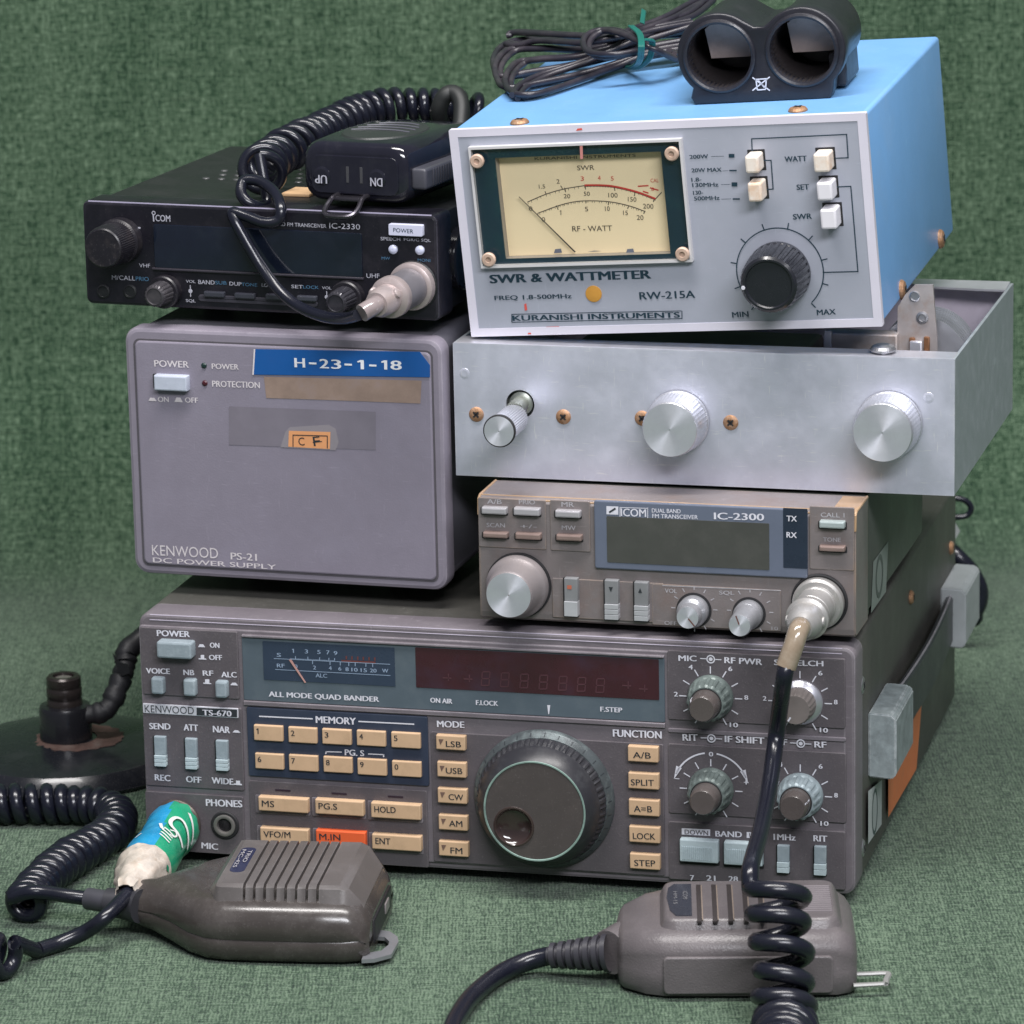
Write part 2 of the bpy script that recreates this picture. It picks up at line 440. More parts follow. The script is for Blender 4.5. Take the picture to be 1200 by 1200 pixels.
def holed(outer, holes, y0, y1, bev=0.0, tag='plate'):
    """slab facing -y made of an outline with holes (x, z points); returns a bmesh"""
    c = bpy.data.curves.new(tag, 'CURVE'); c.dimensions = '2D'; c.fill_mode = 'BOTH'
    c.extrude = max(0.0, (y1 - y0) / 2 - bev); c.bevel_depth = bev; c.bevel_resolution = 2;
    for loop in [outer] + list(holes):
        sp = c.splines.new('POLY'); sp.points.add(len(loop) - 1); sp.use_cyclic_u = True
        for p, q in zip(sp.points, loop): p.co = (q[0], q[1], 0, 1)
    o = bpy.data.objects.new(tag, c); me = bpy.data.meshes.new_from_object(o)
    bm = bmesh.new(); bm.from_mesh(me)
    bpy.data.meshes.remove(me); bpy.data.objects.remove(o); bpy.data.curves.remove(c)
    for v in bm.verts: v.co = Vector((v.co.x, (y0 + y1) / 2 - v.co.z, v.co.y))
    bmesh.ops.remove_doubles(bm, verts=bm.verts[:], dist=1e-4)
    fixn(bm); return bm
def circ(x, z, r, n=36): return [(x + r * math.cos(2 * math.pi * i / n), z + r * math.sin(2 * math.pi * i / n)) for i in range(n)]
from mathutils import noise as mnoise
# ------------------------------------------------------------------ the cloth: table top sweeping up into a backdrop
def build_cloth():
    bm = B(); uvl = bm.loops.layers.uv.new('UVMap')
    y_flat, rad, wall = 395.0, 120.0, 900.0
    prof = []                                   # (y, z, arc length)
    y = -1300.0
    while y < y_flat: prof.append((y, 0.0, y)); y += 15 if y > -300 else 50
    for k in range(0, 13):
        a = math.radians(84 * k / 12); prof.append((y_flat + rad * math.sin(a), rad * (1 - math.cos(a)), y_flat + rad * a))
    ye, ze, se = prof[-1]; a = math.radians(84); s = 15
    while s < wall: prof.append((ye + s * math.cos(a), ze + s * math.sin(a), se + s)); s += 15
    xs = [-800 + 15 * i for i in range(126)]
    grid = []
    for (y, z, sl) in prof:
        row = []
        for x in xs:
            up = max(0.0, min(1.0, (sl - 330) / 150))
            d = mnoise.noise(Vector((x / 190, sl / 600, 1.3))) * 16 * up + mnoise.noise(Vector((x / 90, sl / 200, 7.1))) * 3.0 * up
            d += mnoise.noise(Vector((x / 60, sl / 60, 3.3))) * 0.35 - 0.35
            an = math.radians(84) * max(0.0, min(1.0, (sl - y_flat) / (rad * math.radians(84))))
            row.append((bm.verts.new((x, y - d * math.sin(an), z + d * math.cos(an))), (x * S, sl * S)))
        grid.append(row)
    for r0, r1 in zip(grid, grid[1:]):
        for i in range(len(xs) - 1):
            q = (r0[i], r0[i + 1], r1[i + 1], r1[i])
            f = bm.faces.new([v for v, _ in q])
            for lp, (_, t) in zip(f.loops, q): lp[uvl].uv = t
    o = put('table_cloth', bm, cloth_mat(), None, 80); o['kind'] = 'structure'
build_cloth()

# ------------------------------------------------------------------ shared materials
WHITE = mat('white_print', (0.62, 0.62, 0.68), 0.6, var=0.10, vscale=400)
DIMW = mat('worn_white_print', (0.36, 0.35, 0.37), 0.6, var=0.25, vscale=500)
BLACKP = mat('black_print', (0.02, 0.025, 0.03), 0.55)
REDP = mat('red_print', (0.62, 0.05, 0.04), 0.6)
DARK = mat('dark_gap', (0.012, 0.012, 0.014), 0.7)
RUBBER = mat('black_rubber', (0.016, 0.015, 0.018), 0.5, var=0.2, rvar=0.12)
CABLE = mat('black_cable_jacket', (0.008, 0.009, 0.016), 0.24, var=0.15, vscale=40, bump=0.05, bscale=300, dirt=(0.03, 0.03, 0.035), dirt_amt=0.25, rvar=0.06)
RUSTY = mat('rusty_screw', (0.36, 0.20, 0.11), 0.55, 0.5, var=0.35, vscale=700, bump=0.3, bscale=1500, dirt=(0.50, 0.42, 0.36), dirt_amt=0.6, dscale=400)
STEEL = mat('dull_steel', (0.42, 0.42, 0.44), 0.38, 0.9, var=0.15, vscale=300, dirt=(0.2, 0.14, 0.1), dirt_amt=0.3, dscale=200)
TAN = mat('tan_key', (0.545, 0.370, 0.230), 0.5, edge=((.66, .50, .32), .5, .0004), var=0.07, vscale=150, dirt=(0.30, 0.20, 0.11), dirt_amt=0.35, dscale=120)
GREENKEY = mat('grey_green_key', (0.25, 0.30, 0.33), 0.42, var=0.10, vscale=300, bump=0.15, bscale=1200, dirt=(0.40, 0.46, 0.48), dirt_amt=0.4, dscale=150)
PALEKEY = mat('pale_grey_green_key', (0.42, 0.50, 0.53), 0.42, var=0.10, vscale=300, bump=0.15, bscale=1200)

def screw(parent, c, ax, r, h=1.2, m=RUSTY, name='screw', label=None):
    bm = B(); ax = Vector(ax).normalized()
    lathe(bm, c, ax, [(r, 0), (r, h * 0.35), (r * 0.82, h * 0.8), (r * 0.45, h), (r * 0.36, h), (r * 0.22, h * 0.45)], 20)
    t = ax.orthogonal().normalized(); u = ax.cross(t)
    fixn(bm)
    o = put(name, bm, m, parent, 50, label=label)
    bm = B()
    for d, e in ((t, u), (u, t)):
        p = Vector(c) + ax * (h * 0.97)
        vs = [bm.verts.new(p + d * (a * r * 0.5) + e * (b * r * 0.12) + ax * k) for k in (0, 0.14) for a, b in ((-1, -1), (1, -1), (1, 1), (-1, 1))]
        bm.faces.new(vs[4:])
        for i in range(4): bm.faces.new((vs[i], vs[(i + 1) % 4], vs[4 + (i + 1) % 4], vs[4 + i]))
    put('cross_slot', bm, DARK, o)
    return o

# ------------------------------------------------------------------ A: the wide brown-grey base transceiver
PA = Panel('base_transceiver', 'wide brown-grey radio with tan keys and a big tuning knob, under the whole stack', 'radio',
           (0, 0, 4), 0, 0, math.radians(-14.57), 270, 252.9, 93)
RA = PA.root
A_BODY = mat('charcoal_case_paint', (0.066, 0.064, 0.058), 0.45, scratch=.3, edge=((.20, .19, .18), .7, .001), dust=.4, var=0.12, bump=0.25, bscale=1600, dirt=(0.12, 0.11, 0.10), dirt_amt=0.35, dscale=30)
A_RIM = mat('brown_grey_bezel', (0.138, 0.122, 0.136), 0.42, scratch=.25, edge=((.34, .31, .34), .8, .0009), dust=.35, var=0.07, bump=0.15, bscale=1400, dirt=(0.22, 0.20, 0.21), dirt_amt=0.25, dscale=60)
A_PLATE = mat('brown_grey_panel', (0.090, 0.079, 0.088), 0.48, dust=.5, edge=((.22, .20, .21), .6, .0006), var=0.07, bump=0.18, bscale=1500, dirt=(0.15, 0.13, 0.14), dirt_amt=0.25, dscale=60)
A_BAND = mat('light_grey_band', (0.170, 0.152, 0.172), 0.5, var=0.06)
A_NAVY = mat('navy_key_panel', (0.028, 0.038, 0.066), 0.4, var=0.08, dirt=(0.06, 0.07, 0.09), dirt_amt=0.3)
A_TEAL = mat('smoked_teal_window', (0.085, 0.110, 0.135), 0.16, var=0.10, dirt=(0.13, 0.15, 0.16), dirt_amt=0.4, coat=0.3)
A_METER = mat('navy_meter_face', (0.030, 0.044, 0.075), 0.25, var=0.1, coat=0.4)
A_RED = mat('maroon_display', (0.042, 0.010, 0.017), 0.16, var=0.25, vscale=40, coat=0.6, dirt=(0.05, 0.035, 0.07), dirt_amt=0.5, dscale=25)
A_GHOST = mat('unlit_display_segment', (0.075, 0.030, 0.038), 0.4)
a0 = ZM(140, 660, 7.5); a1 = ZM(150, 690, 1200 / 360); a2 = ZM(480, 740, 3.75); a3 = ZM(770, 740, 1200 / 390)
b1 = ZM(290, 740, 6); b2 = ZM(480, 740, 1200 / 310); b3 = ZM(780, 750, 6); b4 = ZM(780, 850, 6); b5 = ZM(780, 950, 1200 / 220)
b6 = ZM(130, 920, 1200 / 370)

bm = B(); box(bm, 1.0, 269.0, 13, 252, 0.5, 92.4, 1.6, 3); fixn(bm)
body = put('body', bm, A_BODY, RA)
for fx, fy in ((18, 22), (250, 22), (18, 230), (250, 230)):
    bm = B(); lathe(bm, (fx, fy, 0.6), (0, 0, -1), [(8, 0), (8, 3.2), (7.4, 4.4)], 20); put('rubber_foot', fixn(bm), RUBBER, RA)
# bezel: rounded frame whose inner field sits a little proud
bm = B(); plate(bm, 0, 270, 0, 93, 0.0, 14, 4.2, 1.3, n=6)
fixn(bm); bezel = put('bezel', bm, A_RIM, RA)
bm = B(); plate(bm, 0.3, 266.4, 2.6, 88.6, -0.9, 0.5, 1.2, 0.5)
fixn(bm); field = put('front_panel', bm, A_RIM, RA)
bm = B()
for zz, r in ((92.4, .28), (90.6, .2)): tube(bm, [(4.5, -.02 if zz < 92 else .5, zz), (135, -.02 if zz < 92 else .5, zz), (265, -.02 if zz < 92 else .5, zz)], r, 6)
put('worn_or_highlit_edge', fixn(bm), mat('pale_edge_highlight', (0.36, 0.33, 0.40), 0.4, var=.2), bezel)  # pale tubes: bright highlight lines along the top lip, put in as colour
Y0 = 0.9                                        # front of the field
def ap(name, z, a, b, off, m, r=0.7, base=Y0, bev=0.25, lab=None):
    return PA.key(name, z, a, b, off, m, base - 0.2, r, bev, lab)
ap('control_panel', a1, (48, 150), (436, 432), 1.7, A_PLATE)
ap('control_panel', a1, (57, 446), (455, 790), 1.7, A_PLATE)
ap('control_panel', a1, (66, 790), (458, 1042), 1.7, A_PLATE)
ap('control_panel', a1, (472, 748), (1175, 1090), 1.5, A_PLATE)
ap('control_panel', a2, (92, 440), (1122, 1075), 1.5, A_PLATE)
ap('control_panel', b3, (12, 72), (1262, 625), 1.7, A_PLATE)
ap('control_panel', b4, (18, 128), (1268, 690), 1.7, A_PLATE)
ap('header_band', b4, (14, 20), (1268, 118), 1.6, A_BAND)
ap('control_panel', b5, (18, 68), (1150, 508), 1.6, A_PLATE)
ap('memory_key_panel', a1, (462, 462), (1176, 772), 1.75, A_NAVY)
# display window: smoked pane over a meter face and a digit display
x0, x1, z0, z1 = PA.rect(I1, (283, 746), (779.5, 847), 1.2)
bm = B(); plate(bm, x0, x1, z0, z1, -1.35, 0, 0.6, 0.3); fixn(bm); win = put('display_window', bm, A_TEAL, RA)
bm = B(); plate(bm, x0 + 0.3, x1, z1 + 0.05, z1 + 1.0, -2.3, -0.4, 0.3, 0.3); fixn(bm); put('window_ledge', bm, A_RIM, RA)
bm = B(); plate(bm, x0, x1, z0 - 1.9, z0 - 0.1, -1.9, -0.4, 0.3, 0.3); fixn(bm); put('window_ledge', bm, A_RIM, RA)
MF = 1.55
xa, xb, za, zb = PA.rect(b1, (105, 68), (1040, 388), MF)
bm = B(); plate(bm, xa, xb, za, zb, -MF, -1.3, 0.3, 0.05); fixn(bm); meter = put('signal_meter', bm, A_METER, win)
xa, xb, za, zb = PA.rect(b2, (25, 72), (1132, 312), MF)
bm = B(); plate(bm, xa, xb, za, zb, -MF, -1.3, 0.3, 0.05); fixn(bm); disp = put('digit_display', bm, A_RED, win)
# meter scale
bm = B(); T = lambda *a, **k: PA.text(bm, *a, off=MF + 0.1, **k)
PA.line(bm, b1, (185, 190), (1003, 231), 4, MF + 0.1); PA.line(bm, b1, (195, 267), (1005, 310), 4, MF + 0.1)
for s, a, b, h in (('S', (207, 178), (235, 180), 28), ('RF', (208, 252), (262, 254), 26), ('1', (314, 150), (326, 151), 28), ('3', (404, 154), (426, 155), 28), ('5', (492, 158), (514, 159), 28),
                   ('7', (556, 161), (577, 162), 28), ('9', (608, 166), (632, 167), 28), ('0', (330, 258), (352, 259), 26), ('2', (462, 266), (482, 267), 26), ('4', (572, 270), (592, 271), 26),
                   ('6', (640, 274), (660, 275), 26), ('8', (690, 278), (712, 279), 26), ('10', (732, 281), (775, 283), 26), ('15', (797, 285), (840, 287), 26), ('20', (862, 287), (908, 289), 26), ('W', (948, 288), (990, 290), 26), ('ALC', (480, 322), (560, 326), 28)):
    T(b1, s, a, b, h)
for x, l in ((340, 28), (425, 28), (508, 28), (572, 28), (613, 28)): PA.line(bm, b1, (x, 190 + (x - 185) * .05 - 2), (x, 190 + (x - 185) * .05 - 1), 28, MF + 0.1) or None
for x in (335, 422, 505, 570, 610, 455, 578, 650, 710, 755, 830, 878):
    yb = 190 + (x - 185) * 0.05; up = x in (335, 422, 505, 570, 610)
    PA.poly(bm, b1, [(x, yb), (x + 5, yb), (x + 5, yb - 24), (x, yb - 24)] if up else [(x, yb + 26), (x + 5, yb + 26), (x + 5, yb + 2), (x, yb + 2)], MF + 0.1)
for i in range(40):
    x = 300 + i * 8; yb = 190 + (x - 185) * 0.05; PA.poly(bm, b1, [(x, yb), (x + 4, yb), (x + 4, yb - 8), (x, yb - 8)], MF + 0.1)
put('scale_lettering', bm, mat('pale_blue_print', (0.26, 0.34, 0.46), 0.5), meter)
bm = B(); PA.line(bm, b1, (660, 207), (900, 219), 14, MF + 0.08)
for i in range(6): PA.poly(bm, b1, [(690 + i * 40, 196 + i * 2), (700 + i * 40, 196 + i * 2), (700 + i * 40, 172 + i * 2), (690 + i * 40, 172 + i * 2)], MF + 0.1)
put('red_zone', bm, mat('dull_red_print', (0.13, 0.035, 0.03), 0.5), meter)
bm = B(); q = [PA.f(*b1(*p), MF + 0.4) for p in ((292, 200), (308, 196), (412, 358), (404, 362))]; bm.faces.new([bm.verts.new(p) for p in q])
thick(bm, 0.12); put('needle', bm, mat('pink_needle', (0.48, 0.27, 0.24), 0.5), meter)
# unlit seven segment digits
bm = B()
for x in (345, 432, 520, 607, 695, 780, 865):
    t = (x - 345) * 0.06
    for (u0, v0, u1, v1) in ((-16, 180, 16, 186), (-16, 211, 16, 217), (-16, 242, 16, 248), (-20, 184, -15, 212), (15, 184, 20, 212), (-20, 216, -15, 246), (15, 216, 20, 246)):
        k = lambda v: -(v - 214) * 0.08
        PA.poly(bm, b2, [(x + u0 + k(v1), v1 + t), (x + u1 + k(v1), v1 + t), (x + u1 + k(v0), v0 + t), (x + u0 + k(v0), v0 + t)], MF + 0.1)
for x, y in ((170, 205), (265, 210), (985, 240), (1060, 255)):
    PA.poly(bm, b2, [(x - 20, y + 8), (x + 20, y + 10), (x + 20, y + 4), (x - 20, y + 2)], MF + 0.1); PA.poly(bm, b2, [(x + 4, y + 20), (x + 9, y + 20), (x + 9, y - 14), (x + 4, y - 14)], MF + 0.1)
put('display_segments', bm, A_GHOST, disp)
# lettering of the front
bm = B(); LO = 1.75 + 0.12
def T(z, s, a, b, h, off=LO, bold=0.032): PA.text(bm, z, s, a, b, h, off, bold)
T(a0, 'POWER', (332, 640), (618, 650), 53); T(a0, 'ON', (797, 742), (878, 746), 45); T(a0, 'OFF', (790, 850), (902, 852), 45)
PA.poly(bm, a0, [(690, 737), (755, 739), (735, 712), (705, 712)], LO); PA.poly(bm, a0, [(695, 845), (765, 848), (762, 838), (745, 836), (745, 806), (714, 806), (714, 836), (697, 834)], LO)
T(a0, 'VOICE', (237, 968), (443, 975), 48); T(a0, 'NB', (565, 983), (657, 985), 47); T(a0, 'RF', (735, 988), (825, 990), 45); T(a0, 'ALC', (898, 1002), (1030, 1005), 48)
PA.poly(bm, a0, [(737, 1060), (808, 1063), (806, 1055), (790, 1052), (790, 1020), (752, 1020), (752, 1050), (738, 1048)], LO); PA.poly(bm, a0, [(972, 1072), (1042, 1075), (1022, 1050), (992, 1050)], LO)
T(a1, 'SEND', (85, 548), (166, 550), 24); T(a1, 'ATT', (219, 553), (273, 556), 25); T(a1, 'NAR', (333, 560), (398, 564), 25)
T(a1, 'REC', (106, 748), (165, 752), 24); T(a1, 'OFF', (228, 755), (286, 759), 24); T(a1, 'WIDE', (328, 760), (411, 766), 24)
PA.poly(bm, a1, [(408, 561), (440, 563), (430, 553), (417, 552)], LO); PA.poly(bm, a1, [(412, 765), (446, 768), (444, 762), (438, 761), (438, 750), (422, 749), (422, 761), (414, 760)], LO)
T(a1, 'PHONES', (306, 848), (446, 854), 27); T(a1, 'MIC', (288, 1014), (351, 1020), 24)
T(a1, 'MEMORY', (735, 524), (890, 531), 27); PA.line(bm, a1, (512, 498), (722, 508), 5, LO); PA.line(bm, a1, (900, 518), (1118, 529), 5, LO)
T(a1, 'PG. S', (848, 650), (922, 654), 23)
for p in ([(772, 636), (835, 638)], [(938, 645), (1000, 648)]): PA.line(bm, a1, p[0], p[1], 4, LO)
PA.poly(bm, a1, [(770, 645), (775, 645), (777, 634), (772, 634)], LO); PA.poly(bm, a1, [(996, 657), (1001, 657), (1001, 646), (996, 646)], LO)
T(b1, 'ALL MODE QUAD BANDER', (152, 464), (925, 502), 43, off=1.55); T(b2, 'ON AIR', (95, 322), (193, 328), 22, off=1.55); T(b2, 'F.LOCK', (302, 333), (401, 338), 22, off=1.55); T(b2, 'F.STEP', (866, 363), (964, 368), 22, off=1.55)
PA.poly(bm, b2, [(629, 375), (633, 375), (638, 334), (624, 334)], 1.55)
T(a2, 'MODE', (122, 420), (240, 424), 28, off=Y0 + 0.75); T(a2, 'FUNCTION', (895, 462), (1107, 471), 32, off=Y0 + 0.75)
T(b3, 'MIC', (93, 147), (217, 150), 40); T(b3, 'RF PWR', (415, 162), (678, 176), 42); T(b3, 'SQUELCH', (765, 183), (1108, 193), 46)
T(b4, 'RIT', (122, 107), (225, 110), 46); T(b4, 'IF SHIFT', (418, 118), (693, 132), 46); T(b4, 'AF', (775, 136), (853, 140), 42); T(b4, 'RF', (1048, 155), (1130, 158), 42)
for z, c in ((b3, (317, 135)), (b4, (322, 92)), (b4, (950, 128))):
    q = PA.f(*z(*c), LO); PA.ring(bm, q, 1.15, 1.6, LO); PA.ring(bm, q, 0, 0.72, LO)
    PA.line(bm, z, (c[0] - 75, c[1] - 5), (c[0] - 32, c[1] - 3), 6, LO); PA.line(bm, z, (c[0] + 32, c[1] + 2), (c[0] + 75, c[1] + 4), 6, LO)
KC = {'mic': PA.f(*b3(317, 402), 1.7), 'sq': PA.f(*b3(946, 436), 1.7), 'rit': PA.f(*b4(320, 452), 1.7), 'af': PA.f(*b4(948, 490), 1.7)}
for k, q in KC.items():
    for i in range(11):
        if k == 'rit' and i in (0, 10): pass
        PA.rad(bm, q, -150 + 30 * i, 8.9, 11.6, 0.42, LO)
for k, z, tl in (('mic', b3, (('2', (60, 396), (86, 397)), ('4', (162, 205), (190, 207)), ('6', (442, 218), (468, 219)), ('8', (555, 420), (580, 421)), ('10', (452, 612), (508, 615)))),
                 ('sq', b3, (('2', (685, 426), (708, 427)), ('6', (1075, 248), (1102, 249)), ('8', (1185, 452), (1208, 453)), ('10', (1085, 648), (1140, 652)))),
                 ('af', b4, (('2', (700, 482), (724, 483)), ('4', (795, 290), (822, 291)), ('6', (1077, 304), (1103, 305)), ('8', (1187, 507), (1210, 508)), ('10', (1090, 705), (1145, 708))))):
    for s, a, b in tl: T(z, s, a, b, 32)
T(b4, '0', (306, 218), (334, 219), 32); T(b4, '+', (552, 416), (582, 417), 30); PA.line(bm, b4, (65, 374), (97, 376), 5, LO)
q = KC['rit']; PA.ring(bm, q, 13.6, 14.2, LO, -68, -9, 20); PA.ring(bm, q, 13.6, 14.2, LO, 9, 68, 20)
for sgn in (-1, 1):
    t = math.radians(68 * sgn); d = Vector((math.sin(t), 0, math.cos(t))); n = Vector((math.cos(t), 0, -math.sin(t))) * sgn
    p = Vector((q.x, -LO, q.z)) + d * 13.9
    f = bm.faces.new([bm.verts.new(x) for x in (p + d * 1.1 - n * 3, p + n * 2.2, p - d * 1.1 - n * 3)])
T(b5, 'BAND', (320, 165), (487, 171), 36); T(b5, '1MHz', (692, 186), (830, 191), 38); T(b5, 'RIT', (947, 195), (1032, 199), 38)
T(b5, '7', (158, 446), (182, 447), 34); T(b5, '21', (262, 447), (318, 449), 34); T(b5, '28', (404, 452), (462, 455), 34)
PA.poly(bm, b5, [(103, 152), (285, 162), (285, 120), (103, 112)], LO); PA.poly(bm, b5, [(518, 174), (608, 178), (608, 140), (518, 136)], LO)
for f in bm.faces:
    f.normal_update()
    if f.normal.y > 0: f.normal_flip()
put('lettering', bm, WHITE, field)
bm = B(); T(b5, 'DOWN', (122, 150), (272, 158), 30, off=LO + 0.12, bold=0.01); put('lettering', bm, A_PLATE, field)
bm = B(); T(b5, 'UP', (535, 170), (585, 173), 28, off=LO + 0.12, bold=0.01); put('lettering', bm, A_PLATE, field)
# name badge
x0, x1, z0, z1 = PA.rect(a1, (58, 447), (432, 505), LO)
bm = B(); plate(bm, x0, x1, z0, z1, -2.1, -1.5, 0.3, 0.15); fixn(bm); badge = put('name_badge', bm, mat('silver_badge', (0.66, 0.66, 0.72), 0.4, 0.3), RA)
bm = B(); PA.poly(bm, a1, [(268, 494), (426, 502), (426, 472), (268, 464)], 2.2); T(a1, 'KENWOOD', (66, 482), (258, 490), 28, off=2.22, bold=-0.004)
put('lettering', bm, BLACKP, badge)
bm = B(); T(a1, 'TS-670', (292, 494), (404, 499), 22, off=2.32); put('lettering', bm, WHITE, badge)
# keys
def letter_on(panel, key, z, s, a, b, h, off, m=BLACKP, bold=0.012):
    bm = B(); panel.text(bm, z, s, a, b, h, off, bold); return put('lettering', bm, m, key)
mk = [('1', 490, 532, 605, 598), ('2', 625, 540, 738, 606), ('3', 757, 547, 872, 612), ('4', 892, 553, 1006, 618), ('5', 1027, 560, 1142, 626),
      ('6', 495, 642, 608, 708), ('7', 627, 648, 742, 716), ('8', 762, 655, 876, 722), ('9', 895, 663, 1010, 732), ('0', 1030, 672, 1145, 738)]
for s, x0, y0, x1, y1 in mk:
    k = PA.key('memory_key', a1, (x0, y0), (x1, y1), 3.2, TAN, 1.6, 0.3, 0.35)
    letter_on(PA, k, a1, s, (x0 + 12, y0 + 34), (x0 + (20 if s == '1' else 26), y0 + 34.5), 21, 3.3)
for s, x0, y0, x1, y1, tw in (('MS', 508, 812, 703, 878, 48), ('PG.S', 730, 822, 920, 890, 72), ('HOLD', 948, 835, 1143, 905, 83), ('VFO/M', 515, 932, 705, 1000, 105), ('M.IN', 733, 942, 928, 1010, 82), ('ENT', 952, 958, 1145, 1028, 58)):
    xx = PA.rect(a1, (x0 - 12, y0 - 8), (x1 + 10, y1 + 10), 1.6)
    bm = B(); plate(bm, *xx, -1.75, -1.2, 0.5, 0.2); fixn(bm); put('key_surround', bm, A_RIM, RA)
    k = PA.key('function_key', a1, (x0, y0), (x1, y1), 4.4, mat('orange_key', (0.72, 0.115, 0.035), 0.5, var=0.06) if s == 'M.IN' else TAN, 1.6, 0.3, 0.4, 'orange key' if s == 'M.IN' else None)
    letter_on(PA, k, a1, s, (x0 + 15, y0 + 38), (x0 + 15 + tw, y0 + 41.5), 24, 4.5)
bm = B()
for x, y in ((605, 787), (825, 800), (1045, 812)): x0, x1, z0, z1 = PA.rect(a1, (x - 30, y - 5), (x + 30, y + 6), 1.5); plate(bm, x0, x1, z0, z1, -1.62, -1.3, 0.1, 0.02)
put('indicator_slot', fixn(bm), mat('dim_lens', (0.03, 0.02, 0.03), 0.3), RA)
for s, x0, y0, x1, y1, ta, tb, ty in (('LSB', 115, 455, 245, 525, 160, 226, 507), ('USB', 120, 572, 248, 645, 160, 232, 624), ('CW', 122, 688, 252, 760, 172, 236, 740), ('AM', 126, 805, 255, 878, 174, 232, 856), ('FM', 127, 920, 258, 993, 180, 232, 975)):
    k = PA.key('mode_key', a2, (x0, y0), (x1, y1), 3.8, TAN, 1.4, 0.3, 0.4)
    letter_on(PA, k, a2, s, (ta, ty), (tb, ty + 3), 26, 3.9)
    bm = B(); PA.poly(bm, a2, [(x0 + 12, y0 + 18), (x0 + 20, y0 + 44), (x0 + 34, y0 + 19)], 3.9); put('indicator', bm, mat('brown_lens', (0.16, 0.10, 0.08), 0.3), k)
for s, x0, y0, x1, y1, ta, tb, ty in (('A/B', 958, 503, 1092, 578, 982, 1060, 556), ('SPLIT', 960, 620, 1095, 697, 973, 1074, 676), ('A=B', 962, 737, 1097, 815, 986, 1066, 792), ('LOCK', 964, 855, 1100, 933, 982, 1080, 912), ('STEP', 967, 975, 1100, 1050, 988, 1080, 1030)):
    k = PA.key('function_key', a2, (x0, y0), (x1, y1), 3.8, TAN, 1.4, 0.3, 0.4)
    letter_on(PA, k, a2, s, (ta, ty), (tb, ty + 3), 27, 3.9)
# push buttons and rockers
def well(z, a, b, g=6, off=1.85, panel=PA, rt=None):
    x0, x1, z0, z1 = panel.rect(z, (a[0] - g, a[1] - g), (b[0] + g, b[1] + g), off - 0.1)
    bm = B(); plate(bm, x0, x1, z0, z1, -off, -off + 0.3, 0.5, 0.05); fixn(bm); put('button_surround', bm, DARK, rt or panel.root)
well(a0, (350, 680), (640, 815), 2); PA.key('power_button', a0, (320, 690), (635, 850), 6.5, GREENKEY, 1.7, 0.9, 0.8)
for x0, y0, x1, y1 in ((272, 1008), (555, 1022), (835, 1040)) and ((272, 1008, 388, 1158), (555, 1022, 668, 1175), (835, 1040, 945, 1190)):
    well(a0, (x0 + 20, y0 - 6), (x1 + 10, y1 - 12), 2); PA.key('push_button', a0, (x0, y0), (x1, y1), 4.5, GREENKEY, 1.7, 0.8, 0.8)
def rocker(panel, z, a, b, m0, m1, h=3.4, name='rocker_switch', base=1.7, split=0.62, ribs=3):
    well(z, a, b, 3.5 if z is a1 else 6, base + 0.1, panel)
    x0, x1, z0, z1 = panel.rect(z, a, b, h)
    zm = z1 + (z0 - z1) * split
    bm = B(); plate(bm, x0, x1, zm, z1, -h, -base, 0.25, 0.3); fixn(bm); o = put(name, bm, m0, panel.root)
    bm = B(); n = ribs; st = (zm - z0) / n
    for i in range(n): plate(bm, x0, x1, z0 + i * st + 0.08, z0 + (i + 1) * st - 0.04, -h - 0.55, -base, 0.15, 0.15)
    fixn(bm); put('ribbed_end', bm, m1, o)
for x0, y0, x1, y1 in ((100, 577, 150, 695), (221, 585, 271, 706), (341, 593, 392, 712)): rocker(PA, a1, (x0, y0), (x1, y1), GREENKEY, PALEKEY)
for x0, y0, x1, y1 in ((712, 222, 790, 400), (948, 228, 1025, 416)): rocker(PA, b5, (x0, y0), (x1, y1), GREENKEY, PALEKEY, ribs=2, split=0.6)
for x0, y0, x1, y1 in ((88, 182, 335, 340), (370, 200, 618, 360)):
    well(b5, (x0 + 4, y0 - 4), (x1 + 6, y1 + 8), 5); k = PA.key('band_button', b5, (x0, y0), (x1, y1), 4.6, PALEKEY, 1.7, 0.4, 0.5)
    bm = B(); xx = PA.rect(b5, (x0 + 18, y0 + 45), (x1 - 30, y1 - 18), 4.7)
    for i in range(16):
        xa = xx[0] + (xx[1] - xx[0]) * i / 16; plate(bm, xa, xa + 0.32, xx[2], xx[3], -4.95, -4.5, 0.05, 0.05)
    put('grip_ribs', fixn(bm), PALEKEY, k)
# tuning knob
KN = PA.f(*a2(592, 735), 2.2); OUT = (0, -1, 0)
A_SKIRT = mat('worn_green_grey_skirt', (0.075, 0.088, 0.094), 0.4, 0.3, var=0.25, vscale=120, dirt=(0.27, 0.33, 0.33), dirt_amt=0.6, dscale=110)
A_KNOB = mat('dark_knob_plastic', (0.026, 0.026, 0.031), 0.38, var=0.12, dirt=(0.08, 0.085, 0.09), dirt_amt=0.35, dscale=150)
A_FACE = mat('brown_knob_face', (0.066, 0.056, 0.054), 0.42, scratch=.2, dust=.4, var=0.08, vscale=200, dirt=(0.11, 0.09, 0.08), dirt_amt=0.4)
A_EDGE = mat('verdigris_edge', (0.20, 0.29, 0.255), 0.5, var=0.4, vscale=60, dirt=(0.05, 0.06, 0.06), dirt_amt=1.0, dscale=70)
c = Vector((KN.x, -1.5, KN.z))
bm = B(); lathe(bm, c, OUT, [(26.4, 0), (26.4, 1.6), (26.0, 2.2), (24.6, 5.0)], 72); fixn(bm); knob = put('tuning_knob', bm, A_SKIRT, RA)
bm = B(); lathe(bm, c, OUT, [(24.4, 4.6), (24.2, 5.4, .22), (23.2, 8.0, .28), (22.6, 9.2, .22)] , 240, 60); fixn(bm); put('knurled_grip', bm, A_KNOB, knob, 25)
